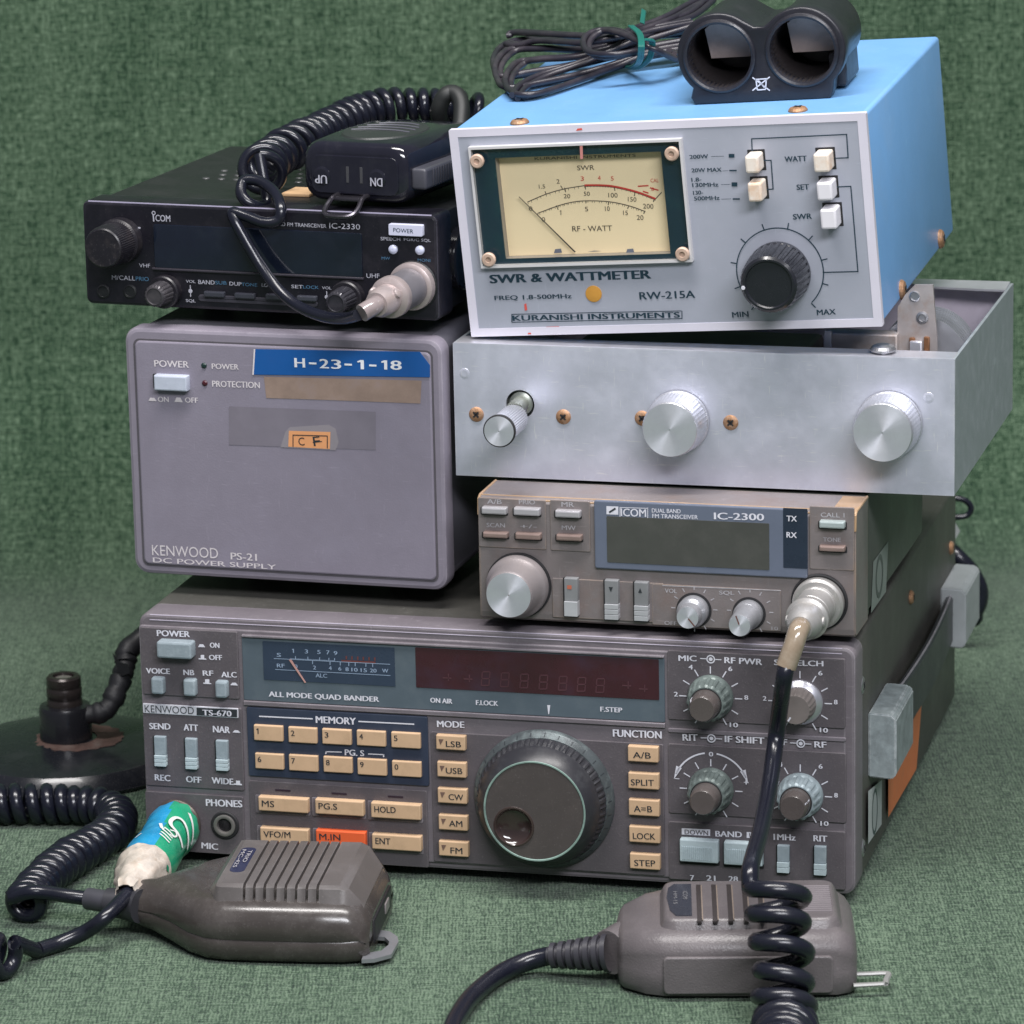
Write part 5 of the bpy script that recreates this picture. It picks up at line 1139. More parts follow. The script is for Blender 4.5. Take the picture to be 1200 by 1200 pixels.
for bx, by, fx, fy, z in ((680, 1085, 610, 1125, f2), (1040, 225, 968, 285, f4)):
    bq = PF.f(*z(bx, by), .3); s_ = 12 if z is f2 else 14; fq = PF.f(*z(fx, fy), s_); c = Vector((bq.x * .4 + fq.x * .6, 0, bq.z * .4 + fq.z * .6))
    bm = B(); lathe(bm, c, OUT, [(6.2, 0), (6.2, 3.8), (5.7, 4.4)], 48); fixn(bm); k = put('control_knob', bm, F_KN, RF)
    bm = B(); lathe(bm, c, OUT, [(4.6, 4.2), (4.5, 4.8, .14), (4.1, s_ - 1, .14), (3.6, s_ - .2), (3.1, s_), (2.9, s_ - .5)], 96, 18); fixn(bm); put('inner_cap', bm, mat('grey_ribbed_cap', (.035, .034, .042), .3, .3, var=.2, dirt=(.2, .18, .18), dirt_amt=.4), k, 28)
MICF = PF.f(*f3(480, 860), 1); MICF = Vector((MICF.x, 0, MICF.z))
bm = B(); lathe(bm, MICF, OUT, [(9.2, 0), (9.2, .7), (8.6, 1.0), (8.2, .3)], 48); put('microphone_socket', fixn(bm), F_BODY, RF)
# side jack disc and feet
q = PF.side(*f3(835, 610), -1.5)
bm = B(); lathe(bm, (W - 2.05, 26, 19), (1, 0, 0), [(12, 0), (12, 3), (11.4, 3.6), (10, 3.6), (9.6, 2.8)], 40); put('bracket_thumbscrew', fixn(bm), mat('glossy_black_thumbscrew', (.012, .012, .016), .15, coat=.6), RF)
for fx, fy in ((34, 46), (108, 46), (34, 105), (108, 105)):
    bm = B(); lathe(bm, (fx, fy, 1.1), (0, 0, -1), [(6, 0), (6, 6), (5.4, 7.0)], 20); put('rubber_foot', fixn(bm), RUBBER, RF)
# ------------------------------------------------------------------ hand microphones
class Free:
    """a thing with its own frame standing anywhere (millimetres)"""
    def __init__(s, name, label, cat, loc, yaw=0.0, group=None):
        s.R = Matrix.Rotation(math.radians(yaw), 3, 'Z'); s.loc = Vector(loc); s.iR = s.R.transposed()
        s.root = root(name, label, cat, loc, s.R, group)
    def w2l(s, p): return s.iR @ (Vector(p) - s.loc)
    def pts(s, ps): return [s.w2l(p) for p in ps]
MG = 'hand microphones with coiled cords'
def put_tube(T_, name, pts, r, m, parent=None, sub=8, n=12, straight=False, label=None):
    P_ = [T_.w2l(p) for p in pts]
    bm = B(); tube(bm, P_ if straight else smooth_path(P_, sub), r, n); fixn(bm)
    return put(name, bm, m, parent or T_.root, 60, label=label)

# --- left microphone on the cloth (grey-brown, ribbed), cord coiled to the left, taped plug in the base radio
ML = Free('hand_microphone', 'dark brown-grey hand microphone with a ribbed top, lying before the taped plug', 'microphone', (59, -90, 0), -7.5, MG)
MIC1 = mat('brown_grey_mic_plastic', (.050, .043, .040), .24, dust=.35, scratch=.12, var=.07, bump=.06, bscale=1200, dirt=(.15, .135, .13), dirt_amt=.35, dscale=60, coat=.12)
MIC1T = mat('grey_mic_top', (.102, .092, .090), .40, dust=.5, edge=((.24, .22, .22), .6, .0006), var=.06, bump=.08, bscale=1200, dirt=(.20, .18, .18), dirt_amt=.3)
def msec(u, w, h, cv=4.0, zb=0.0, p=9.0, ct=9.0):
    h2 = zb + h
    half = [(max(.5, w - 4.5), zb), (w - 1.6, zb + 1.4), (w - .4, zb + min(4.0, h * .25)), (w, zb + min(p, h * .45) - .5), (w - .4, zb + min(p, h * .45)), (w, zb + min(p, h * .45) + .5),
            (w - .2, h2 - ct), (w - 1.0, h2 - ct * .55), (w - ct * .5, h2 - ct * .18), (max(.4, w - ct * 1.15), h2)]
    return [(u, cv - v, z) for v, z in half] + [(u, cv + v, z) for v, z in reversed(half)]
bm = B()
secs = [(-63, 6.5, 13, 4, 5.0), (-58, 7.5, 15, 4, 4.2), (-50, 11.0, 17.5, 4, 2.6), (-42, 17.5, 20.0, 4, 1.2), (-34, 25.5, 21.6, 4, .3), (-27, 30.2, 22.3, 4, 0), (-20, 31.8, 22.6, 4, 0), (-8, 32.2, 22.8, 4, 0), (12, 32.2, 22.6, 4, 0), (22, 31.6, 22.2, 4, 0), (27.5, 30.4, 20.0, 4, .2), (30, 29, 16.0, 4, .5), (31, 27, 13.5, 4, 1.2)]
loft(bm, [msec(u, w, h, cv, zb) for u, w, h, cv, zb in secs]); fixn(bm); mb = put('body', bm, MIC1, ML.root, 50)
def rib(bm, u0, u1, v0=-19.5, v1=29.5, zt=27.0, zb=19.0, sl=3.0, ch=.8, u1b=None):
    u1b = u1 if u1b is None else u1b
    pr = [(v0 - sl, zb), (v0 - .9, zt - .9), (v0 + .8, zt), (v1 - .8, zt), (v1 + .9, zt - .9), (v1 + sl, zb)]
    a = [(u0, v, z) for v, z in pr]; b_ = [(u1, v, z) for v, z in pr]
    a2 = [(u0 + ch * .5, v + (.3 if v < 5 else -.3), z + (0 if z < zt else .12)) for v, z in pr]; b2_ = [(u1 - ch * .5, v + (.3 if v < 5 else -.3), z + (0 if z < zt else .12)) for v, z in pr]
    loft(bm, [a, a2, b2_, b_])
edges = [-13.3, -9.7, -6.0, -2.2, 1.5, 5.2, 9.0, 12.8]
bm = B()
pr = lambda u, k: [(u, v, z) for v, z in [(-22.5 + k, 19), (-20.4 + k, 26.1), (-18.7 + k, 27), (28.7 - k, 27), (30.4 - k, 26.1), (32.5 - k, 19)]]
loft(bm, [pr(-27, 6), pr(-25, 3.0), pr(-23.4, .7), pr(-22, 0), pr(edges[0] - .5, 0)]); fixn(bm)
for v in bm.verts:
    if v.co.x < -24.5: v.co.z -= (4.0 if v.co.x < -26 else 1.6) * (1 if v.co.z > 22 else 0)
put('name_pad', bm, MIC1T, ML.root, 40)
for a, b_ in zip(edges, edges[1:]):
    bm = B(); rib(bm, a + .5, b_ - .5); fixn(bm); put('rib', bm, MIC1T, ML.root, 40)
bm = B(); box(bm, edges[0] - 1, edges[-1] + 1, -19.6, 29.6, 18, 25.5, .3); put('grille_floor', fixn(bm), MIC1, ML.root)
bm = B(); loft(bm, [pr(edges[-1] + .5, 0), pr(20.5, 0), pr(23.5, .8), pr(28.5, 3.0)]); fixn(bm)
for v in bm.verts:
    if v.co.x > 21 and v.co.z > 22: v.co.z -= 1.2 if v.co.x < 24 else 8.0
    elif v.co.x > 25: v.co.z -= 6
put('end_pad', bm, MIC1T, ML.root, 40)
bm = B(); bx = rrect(-2.7, 2.7, -13.5, 13.5, 2.6, 6)
vs = [bm.verts.new((-18.8 + x, 6.5 + z, 27.12)) for x, z in bx]; bm.faces.new(vs); thick(bm, .2); pill = put('name_badge', fixn(bm), mat('navy_badge', (.020, .024, .060), .3, coat=.3), ML.root)
bm = B(); text3(bm, 'TRIO', (-18.5, 16, 27.5), (-18.5, 3, 27.5), (1.5, 0, 0), .004); put('lettering', bm, DIMW, pill); bm = B(); text3(bm, 'MC-42S', (-20.8, 16.5, 27.5), (-20.8, -3, 27.5), (1.4, 0, 0), .004)
put('lettering', bm, DIMW, pill)
bm = B(); box(bm, 29.2, 31.7, -14, 24, 4, 13, .8); put('end_switch', fixn(bm), RUBBER, ML.root); bm = B(); box(bm, 30.5, 32.2, 8, 16, 7, 11, .4); put('end_button', fixn(bm), mat('grey_button', (.2, .18, .18), .4), ML.root)
m7 = ZM(230, 970, 4.8)
op = [(930, 752), (1000, 748), (1098, 722), (1138, 650), (1132, 622), (1088, 592), (1010, 582), (975, 640)]
ip = [(975, 712), (1040, 702), (1082, 668), (1086, 650), (1060, 625), (1012, 622), (990, 655)]
O_ = [ML.w2l(PZ(*m7(*p), 2.6)) for p in op]; I_ = [ML.w2l(PZ(*m7(*p), 2.6)) for p in ip]
bm = holed([(p.x, p.y) for p in O_], [[(p.x, p.y) for p in I_]], -.7, .7)
for v in bm.verts: v.co = Vector((v.co.x, v.co.z, 2.6 - v.co.y))
put('hanger_loop', fixn(bm), mat('brushed_hanger', (.36, .37, .40), .4, .7, var=.1, dirt=(.2, .2, .2), dirt_amt=.4), ML.root)
# cord: boot, straight lead, coil (out of the picture and back), lead to the plug
neck = [PZ(158, 1060, 12), PZ(146, 1058, 12), PZ(126, 1056, 12)]
bm = B(); tube(bm, [ML.w2l(p) for p in (PZ(165, 1062, 12), PZ(150, 1059, 12), PZ(148, 1059, 12), PZ(126, 1057, 12))], lambda t: 6.2 - 1.0 * t, 16); put('cord_boot', fixn(bm), mat('charcoal_boot', (.03, .03, .036), .4), ML.root)
bm = B(); tube(bm, [ML.w2l(p) for p in (PZ(127, 1057, 12), PZ(103, 1053, 12))], 4.0, 16); put('cord_collar', fixn(bm), mat('grey_collar', (.05, .05, .06), .4), ML.root)
axis = [PZ(27, 1062, 8), PZ(42, 1040, 8), PZ(62, 1020, 8), PZ(88, 1002, 8), PZ(115, 986, 8), PZ(136, 968, 8), PZ(133, 951, 8), PZ(108, 944, 8), PZ(70, 942, 8), PZ(20, 942, 8), PZ(-40, 943, 8), PZ(-110, 950, 8)]
cp = coil_points([ML.w2l(p) for p in axis], 5.3, 5.9, phase=2.2, per=18)
lead = smooth_path([ML.w2l(PZ(104, 1053, 12)), ML.w2l(PZ(80, 1050, 13)), ML.w2l(PZ(52, 1046, 13.5)), ML.w2l(PZ(33, 1046, 13.5))] + [cp[4]], 6)
end = [ML.w2l(PZ(-150, 990, 6)), ML.w2l(PZ(-170, 1060, 5)), ML.w2l(PZ(-130, 1120, 7))]
bm = B(); tube(bm, lead[:-1] + cp[5:], 2.65, 10); tube(bm, smooth_path([cp[-1]] + end, 8), 2.65, 10); fixn(bm); put('coiled_cord', bm, CABLE, ML.root, 60)
ax2 = [PZ(14, 1122, 8), PZ(-15, 1119, 8), PZ(-60, 1118, 8), PZ(-130, 1120, 8)]
cp2 = coil_points([ML.w2l(p) for p in ax2], 5.3, 6.2, phase=-1.6, per=18)
tp = PA.R @ Vector((0, 0, 0)) + PA.loc
plug_base = PA.loc + PA.R @ MICJ
t_end = PA.loc + PA.R @ PA.f(150, 1046, 80)
dirw = (t_end - plug_base).normalized(); PL = (t_end - plug_base).length
run = [t_end - dirw * 6, t_end + dirw * 4, PZ(122, 1076, 12), PZ(100, 1092, 6.5), PZ(70, 1105, 3.4), PZ(42, 1114, 3.2)]
bm = B(); tube(bm, smooth_path([ML.w2l(p) for p in run], 8) + cp2[2:], 2.75, 12); fixn(bm); put('plug_lead', bm, CABLE, ML.root, 60)
# plug wrapped in printed tape
TB = mat('blue_printed_tape', (.012, .27, .52), .3, var=.15, vscale=60, coat=.35, dirt=(.10, .40, .55), dirt_amt=.35, dscale=120); TG = mat('green_printed_tape', (.012, .30, .155), .3, var=.15, vscale=60, coat=.35, dirt=(.10, .33, .22), dirt_amt=.3, dscale=120)
CT = mat('crumpled_clear_tape', (.54, .48, .42), .24, var=.35, vscale=160, bump=.5, bscale=260, coat=.4, dirt=(.36, .25, .17), dirt_amt=.7, dscale=180)
WB = mat('white_plug_barrel', (.62, .58, .58), .35, .2, var=.1, dirt=(.40, .30, .26), dirt_amt=.5, dscale=150)
lp = ML.w2l(plug_base); ld = ML.iR @ dirw
bm = B(); lathe(bm, lp, ld, [(8.2, 0), (8.4, 1), (8.4, 7), (7.6, 8)], 40); fixn(bm); plug = put('plug', bm, WB, ML.root)
ex = ld.cross(Vector((0, 0, 1))).normalized(); ez = ex.cross(ld).normalized()      # ex points left to right across the barrel
if ex.x < 0: ex = -ex
def cyl(t, s, r): return lp + ld * s + ex * (r * math.cos(t)) + ez * (r * math.sin(t))
rad_ = lambda s: 9.5 + .4 * math.sin(s * .19)
TE = PL * .68
bm = B(); ns, na = 26, 48; grid = []
for i in range(ns + 1):
    s = 4.5 + (TE - 4.5) * i / ns
    grid.append([bm.verts.new(cyl(2 * math.pi * j / na, s + ((1.6 * math.sin(3 * 2 * math.pi * j / na + 1) + 1.1 * math.sin(11 * 2 * math.pi * j / na)) if i in (0, ns) else 0), rad_(s) + .12 * math.sin(7 * j) * math.sin(i))) for j in range(na)])
for i in range(ns):
    for j in range(na):
        f = bm.faces.new((grid[i][j], grid[i][(j + 1) % na], grid[i + 1][(j + 1) % na], grid[i + 1][j]))
        a = math.degrees(2 * math.pi * (j + .5) / na); s = i / ns
        f.material_index = 1 if (a < 62 + 28 * (1 - s) or a > 285) else 0
fixn(bm); wrap = put('tape_wrap', bm, [TB, TG], ML.root, 80, label='blue and green printed tape')
bm = B()
def ribbon(pts, wd, r=10.15):
    P_ = smooth_path([(math.radians(a), s, 0) for a, s in pts], 5)
    pr_ = None
    for k, p in enumerate(P_):
        d = (P_[min(k + 1, len(P_) - 1)] - P_[max(k - 1, 0)]); d = Vector((d.x * r, d.y, 0)).normalized(); n = Vector((-d.y, d.x, 0)) * wd / 2
        q = [bm.verts.new(cyl(p.x + n.x / r, p.y + n.y, r)), bm.verts.new(cyl(p.x - n.x / r, p.y - n.y, r))]
        if pr_: bm.faces.new((pr_[0], q[0], q[1], pr_[1]))
        pr_ = q
ribbon([(46, 9), (36, 11), (18, 14.5), (-8, 20)], 1.5)
ribbon([(-5, 27), (28, 21), (50, 18.5), (64, 20), (68, 25), (60, 29), (38, 31), (12, 34)], 1.6)
for s in (31.5, 34.0, 36.5, 39): ribbon([(72, s + 1.5), (52, s + 3.6), (44, s + 4.0)], .8)
ribbon([(58, 33), (48, 31.5), (40, 33), (44, 36), (54, 36.5)], .7)
ribbon([(84, 30), (76, 34), (70, 35)], 1.2); ribbon([(112, 40), (122, 43)], .9)
put('tape_lettering', bm, mat('white_tape_print', (.72, .74, .72), .35, coat=.3), wrap, 80)
bm = B(); rr = random.Random(5); grid = []
for i in range(11):
    s = TE - 1.5 + (PL + 3 - TE + 1.5) * i / 10; rb = 9.7 - 5.6 * (i / 10) ** 1.3
    grid.append([cyl(2 * math.pi * j / 28, s, rb + rr.uniform(-.9, .9) * (1 if 0 < i < 10 else .4)) for j in range(28)])
loft(bm, grid, cap=False); fixn(bm); thick(bm, .3); put('clear_tape', bm, CT, plug, 70)

# --- right microphone on the cloth, its cord coming from the small mobile radio
MR = Free('hand_microphone', 'taupe hand microphone with a slotted top, crossed by a hanging black coiled cord', 'microphone', (219, -133, 0), -2.0, MG)
MIC2 = mat('taupe_mic_plastic', (.116, .103, .107), .34, dust=.5, edge=((.26, .235, .24), .6, .0008), var=.06, bump=.30, bscale=1500, dirt=(.18, .16, .163), dirt_amt=.35, dscale=60)
def m2sec(u, w, h, zb=0.0, cv=0.0, ct=6.5):
    h2 = zb + h
    half = [(max(.5, w - 4.0), zb), (w - 1.2, zb + 1.2), (w, zb + min(4, h * .3)), (w, zb + min(9.5, h * .5)), (w - .3, zb + min(10.2, h * .52)), (w - .1, h2 - ct - .3), (w - .8, h2 - ct * .62), (w - ct * .75, h2 - .5), (max(.4, w - ct * 1.2), h2)]
    return [(u, cv - v, z) for v, z in half] + [(u, cv + v, z) for v, z in reversed(half)]
bm = B()
loft(bm, [m2sec(-46, 10, 15, 2.5), m2sec(-45, 17, 18, 1), m2sec(-43.5, 19.5, 20, .3), m2sec(-36, 25.0, 22.3, 0), m2sec(-29, 27.5, 23, 0), m2sec(0, 28, 23.2, 0), m2sec(29, 27.5, 23, 0), m2sec(33.5, 25.5, 20.5, 0), m2sec(35.5, 23, 17.5, .6), m2sec(36, 20, 15, 1.5)]); fixn(bm); put('body', bm, MIC2, MR.root, 40)
bm = B()
def pad(u0, u1, v0, v1, zt): return [[(u, v, z) for u, v in rrect(u0 - g, u1 + g, v0 - g, v1 + g, 4 + g, 4)] for g, z in ((2.2, 22.2), (1.0, zt - 1.4), (.3, zt - .3), (-.6, zt))]
loft(bm, pad(-29, 29, -19, 20, 26.4)); fixn(bm); put('top_pad', bm, MIC2, MR.root, 40)
# slots, badge and fine grille on the pad
bm = B()
for u in (-17.5, -12.2, -6.9, -1.6, 3.7): box(bm, u - .85, u + .85, -21.4, 16, 25.2, 26.46, .2)
put('grille_slots', fixn(bm), mat('dark_slot', (.03, .024, .024), .6), MR.root)
bm = B()
for u in (-17.5, -12.2, -6.9, -1.6, 3.7): box(bm, u + .9, u + 1.25, -20.5, 15, 26.2, 26.6, .1)
put('slot_edges', fixn(bm), mat('dusty_slot_edge', (.24, .19, .15), .5), MR.root)
bm = B(); vs = [bm.verts.new((x, y, 26.45)) for x, y in [(-20, -16.5), (-20, 16), (-26, 16), (-28, 12), (-28.6, 2), (-27.5, -11), (-25.5, -16.5)][::-1]]; bm.faces.new(vs); thick(bm, .25); bd = put('name_badge', fixn(bm), mat('dark_badge', (.026, .030, .042), .25, coat=.4), MR.root)
bm = B(); text3(bm, 'ICOM', (-23.0, 8, 26.8), (-23.0, 0, 26.8), (1.7, 0, 0), 0); put('lettering', bm, mat('grey_badge_print', (.16, .16, .17), .5), bd)
bm = B(); text3(bm, 'HM-15', (-26.2, 8, 26.8), (-26.2, -5, 26.8), (1.3, 0, 0), 0); put('lettering', bm, mat('grey_badge_print', (.16, .16, .17), .5), bd)
bm = B()
for i in range(13): box(bm, 17, 28, -13 + i * 2.1, -11.9 + i * 2.1, 26.2, 26.75, .2)
put('fine_grille', fixn(bm), mat('pale_taupe', (.19, .17, .18), .42), MR.root)
bm = B(); plate(bm, -30.0, 27.5, 2.6, 15.8, -28.6, -27, 1.6, .5); fixn(bm); put('talk_bar', bm, MIC2, MR.root)
bm = B(); box(bm, 34.6, 36.4, -14, -4, 4, 13, 1.0); put('end_switch', fixn(bm), mat('pale_taupe', (.19, .17, .18), .42), MR.root)
rm = ZM(700, 1000, 1200 / 360)
pts = [MR.w2l(PZ(*rm(x, y), 4)) for x, y in ((1000, 472), (1070, 470), (1112, 468), (1135, 474), (1152, 492), (1140, 508), (1110, 510), (1000, 516))]
bm = B(); tube(bm, smooth_path([pts[0], pts[1], pts[2], (pts[3] + pts[2]) / 2 + Vector((1.2, 0, 0)), pts[4] - Vector((2, 0, 0)), (pts[5] + pts[6]) / 2, pts[6], pts[7]], 5), 1.1, 8)
for v in bm.verts: v.co.z = 4 + (v.co.z - 4) * .7
put('hanger_loop', fixn(bm), mat('pale_hanger_wire', (.32, .32, .31), .5, .4, var=.1), MR.root)
# strain relief and lead to the front left
bm = B(); P_ = [MR.w2l(PZ(x, y, 11)) for x, y in ((733, 1108), (714, 1116))]; tube(bm, P_, lambda t: 8.6 - .8 * t, 20); put('cord_socket', fixn(bm), MIC2, MR.root)
bm = B(); A_, B_ = MR.w2l(PZ(714, 1116, 11)), MR.w2l(PZ(642, 1120, 8))
prof = []
for i in range(7):
    h = i / 7 * (B_ - A_).length; st = (B_ - A_).length / 7; r = 6.6 - 2.1 * i / 6
    prof += [(r, h), (r, h + st * .55), (r - 1.5, h + st * .6), (r - 1.5, h + st * .97)]
lathe(bm, A_, B_ - A_, prof, 28); fixn(bm); put('ribbed_boot', bm, mat('grey_black_boot', (.035, .034, .042), .42, var=.1), MR.root, 30)
put_tube(MR, 'mic_lead', [PZ(660, 1119, 8.5), PZ(640, 1121, 7), PZ(612, 1129, 5), PZ(585, 1142, 3.8), PZ(558, 1163, 3.6), PZ(540, 1185, 3.6), PZ(528, 1215, 3.6), PZ(540, 1260, 3.6), PZ(620, 1310, 3.6), PZ(740, 1330, 4), PZ(860, 1320, 6), PZ(915, 1290, 10)], 3.3, CABLE, n=14)
# plug in the mobile radio, clear sleeve, lead and coil hanging over the microphone
eb = PE.loc + PE.R @ MICE; et = PE.loc + PE.R @ PE.f(938, 736, 31); ed = (et - eb); EL = ed.length; ed.normalize()
el = MR.w2l(eb); edl = MR.iR @ ed
EW = mat('worn_white_metal_plug', (.42, .41, .40), .36, .5, scratch=.3, var=.12, vscale=120, dirt=(.34, .29, .24), dirt_amt=.5, dscale=150)
bm = B(); lathe(bm, el, edl, [(9.2, .4), (9.3, 1.2), (9.3, 3.4), (8.5, 4.2), (7.0, 4.4), (7.0, 6), (6.7, 6.3), (6.7, 7.6), (7.0, 7.9), (6.9, 15), (6.6, 15.3), (6.6, 16.3), (6.9, 16.6), (7.5, 17.4), (7.7, 20.5), (6.6, 21.2), (6.3, 26), (5.2, EL - 2), (4.2, EL)], 48); fixn(bm); pe = put('plug', bm, EW, MR.root, 35)
t = edl.orthogonal().normalized()
for s_ in (1, -1):
    bm = B(); u = edl.cross(Vector((0, 0, 1))).normalized() * s_; lathe(bm, el + edl * 23 + u * 5.6, u, [(1.9, 0), (1.8, 1.2), (1.2, 1.6), (.4, 1.6)], 16); put('clamp_screw', fixn(bm), EW, pe)
put_tube(MR, 'clear_sleeve', [et - ed * 3, et + ed * 3, PE.loc + PE.R @ PE.f(930, 757, 37), PE.loc + PE.R @ PE.f(921, 782, 39)], 3.7, mat('yellowed_clear_sleeve', (.25, .195, .14), .16, var=.15, vscale=60, coat=.6, dirt=(.42, .38, .32), dirt_amt=.5, dscale=60), pe)
top = [PE.loc + PE.R @ PE.f(922, 778, 39), PE.loc + PE.R @ PE.f(918, 800, 40), PY(910, 860, -88), PY(902, 920, -106), PY(891, 975, -138), PY(880, 1015, -166)]
hang = [PY(909, 1038, -172), PY(911, 1062, -175), PY(914, 1092, -179), PY(917, 1122, -183), PY(918, 1152, -187), PY(919, 1180, -191), PY(920, 1205, -197), PZ(918, 1250, 9.5), PZ(915, 1300, 9.5)]
cp = coil_points([MR.w2l(p) for p in hang], lambda t: 8.3, 9.0, phase=3.3, per=20, up=(0, 1, 0), sgn=-1)
bm = B(); tube(bm, smooth_path([MR.w2l(p) for p in top] + [cp[1]], 8)[:-1] + cp[1:], 3.0, 12); fixn(bm); put('coiled_cord', bm, CABLE, MR.root, 60)

# --- black microphone lying upside down on the black radio
fz = PF.loc.z + PF.H
mo = PZ(417, 238, fz + 1.5)
MB = Free('hand_microphone', 'glossy black hand microphone with UP and DN keys, on the black radio', 'microphone', mo, -24, MG)
MIC3 = mat('glossy_black_mic', (.010, .010, .017), .16, var=.15, coat=.5, dirt=(.04, .04, .045), dirt_amt=.3, dscale=80)
MIC3T = mat('black_grained_mic', (.022, .026, .026), .45, var=.12, bump=.35, bscale=1600)
def bsec(v, w, h, ins=0., zb=0.0, cu=0.0, r=7.0):
    return [(cu + x, v, z) for x, z in rrect(-w + ins, w - ins, zb + ins, zb + h - ins, max(.6, r - ins * .5), 5)]
bm = B()
loft(bm, [bsec(0, 21.8, 22.5, 4.2), bsec(.3, 21.8, 22.5, 2.2), bsec(1.4, 21.8, 22.5, .8), bsec(3.6, 21.8, 22.5, 0), bsec(30, 22.8, 22.8, 0), bsec(50, 22.4, 22.5, 0), bsec(68, 18.8, 20.5, 0), bsec(80, 13.5, 17, 0, 1), bsec(84, 10.5, 12.5, 0, 1.5), bsec(85, 10, 11, 1.5, 2)]); fixn(bm)
for f in bm.faces: f.material_index = 1 if (f.normal.z > .75 and f.calc_center_median().y > 4.5) else 0
put('body', bm, [MIC3, MIC3T], MB.root, 40)
bm = B(); N_ = 40
rings = []
for k, (g, z) in enumerate(((0, 22.5), (-.6, 23.2), (-3, 23.4))): rings.append([((15.5 + g) * math.cos(2 * math.pi * i / N_), 27 + (21 + g) * math.sin(2 * math.pi * i / N_), z) for i in range(N_)])
loft(bm, rings); fixn(bm); put('speaker_dome', bm, MIC3T, MB.root)
bm = B()
for v in (25, 30.5, 36, 41.5):
    hw = math.sqrt(max(1, 1 - ((v - 27) / 20) ** 2) * 0 + max(0.04, 1 - ((v - 27) / 20) ** 2)) * 12
    tube(bm, smooth_path([(-hw, v - 2.5, 23.45), (-hw * .4, v - .3, 23.55), (hw * .4, v - .3, 23.55), (hw, v - 2.5, 23.45)], 5), .35, 6)
put('grille_ridges', fixn(bm), mat('worn_dark_ridge', (.09, .09, .11), .3), MB.root)
bm = B(); plate(bm, -17.8, 17.8, 3.2, 17.5, -.45, .6, 3.4, .35, n=6); put('key_plate', fixn(bm), MIC3, MB.root)
bm = B(); [box(bm, x, x + 1.1, -.6, 0, 7.5, 13.5, .1) for x in (-3.4, 2.2)]; put('lock_marks', fixn(bm), mat('dark_grey_print', (.05, .05, .055), .4), MB.root)
m1 = ZM(340, 100, 1200 / 220)
for s, u in (('UP', -13.4), ('DN', 9.2)):
    bm = B(); lathe(bm, (u, .2, 9.6), OUT, [(3.7, 0), (3.5, .8), (2.6, 1.1)], 28); fixn(bm); k = put('push_key', bm, MIC3, MB.root)
    bm = B(); text3(bm, s, (u + 2.4, -1.22, 10.0), (u - 2.4, -1.22, 10.0), (0, 0, -3.1), .02); put('lettering', bm, mat('silver_print', (.38, .38, .44), .5), k)
bm = B(); box(bm, 21.2, 27.4, 3.0, 58, 5.5, 13.5, 1.2, 3); put('talk_bar', fixn(bm), mat('dark_grey_rubber_bar', (.055, .055, .068), .36, var=.1), MB.root)
bm = B()
for i in range(8): box(bm, 27.3, 27.7, 9 + i * 2.2, 10 + i * 2.2, 6.4, 12.6, .1)
put('bar_ribs', fixn(bm), mat('dark_grey_rubber_bar', (.055, .055, .068), .36, var=.1), MB.root)
hp = [(-7, 1.5, 3.0), (-7, -5, 2.4), (-7.5, -10, -.5), (-5.5, -13.5, -2.6), (3.5, -13.5, -2.6), (5.5, -10, -.5), (5, -5, 2.4), (5, 1.5, 3.0)]
bm = B(); tube(bm, smooth_path(hp, 5), 1.0, 8); box(bm, -7.5, 5.5, -6, .6, 1.6, 2.8, .3); put('hanger_loop', fixn(bm), mat('black_chrome', (.08, .075, .09), .22, .8), MB.root)
my = mo.y
boot = [MB.loc + MB.R @ Vector((0, 83, 7)), MB.loc + MB.R @ Vector((0, 92, 10)), PY(541, 128, my + 92), PY(537, 113, my + 96), PY(529, 109, my + 98), PY(520, 114, my + 98), PY(514, 132, my + 100), PY(520, 150, my + 108), PY(556, 152, my + 118)]
put_tube(MB, 'cord_boot', boot[:8], 3.3, mat('matte_black_boot', (.014, .016, .016), .55, var=.1), n=12)
yb_ = my + 118
ax = [PY(566, 134, yb_), PY(545, 128, yb_), PY(510, 125, yb_), PY(470, 123, yb_), PY(436, 127, yb_ - 4), PY(405, 139, yb_ - 12), PY(372, 155, yb_ - 28), PY(344, 170, yb_ - 48), PY(324, 182, yb_ - 62), PY(311, 192, yb_ - 80), PY(306, 204, yb_ - 96)]
cp = coil_points([MB.w2l(p) for p in ax], lambda t: 5.5 + 3.0 * max(0, t - .35), lambda t: 5.0 + 17 * max(0, t - .5), phase=.5, per=18)
lead1 = smooth_path([MB.w2l(boot[7]), MB.w2l(PY(560, 150, yb_)), MB.w2l(PY(570, 140, yb_)), cp[0]], 6)
wl = lambda px, py, off: MB.w2l(PF.loc + PF.R @ PF.f(px, py, off))
tail = [cp[-1], MB.w2l(PY(312, 236, my + 14)), MB.w2l(PY(296, 240, my + 8)), MB.w2l(PY(283, 228, my + 9)), MB.w2l(PY(286, 212, my + 12)), MB.w2l(PY(305, 213, my + 10)), MB.w2l(PY(322, 226, my + 4)), wl(329, 244, 3.5), wl(326, 258, 5), wl(310, 261, 6), wl(290, 254, 5), wl(273, 249, 4.5), wl(277, 262, 6), wl(290, 286, 6.5), wl(306, 312, 7), wl(325, 338, 9), wl(350, 359, 13), wl(380, 371, 20), wl(404, 373, 28), wl(420, 369, 37)]
bm = B(); tube(bm, lead1[:-1] + cp, 2.05, 10); tube(bm, smooth_path(tail, 8), 2.15, 10); fixn(bm); put('coiled_cord', bm, CABLE, MB.root, 60)
fb = PF.loc + PF.R @ MICF; ft = PF.loc + PF.R @ PF.f(441, 357, 31); fd_ = (ft - fb); FL = fd_.length; fd_.normalize()
fl = MB.w2l(fb); fdl = MB.iR @ fd_
PK = mat('dirty_pink_white_metal', (.44, .375, .37), .38, .45, scratch=.25, var=.15, vscale=150, dirt=(.30, .22, .19), dirt_amt=.5, dscale=150)
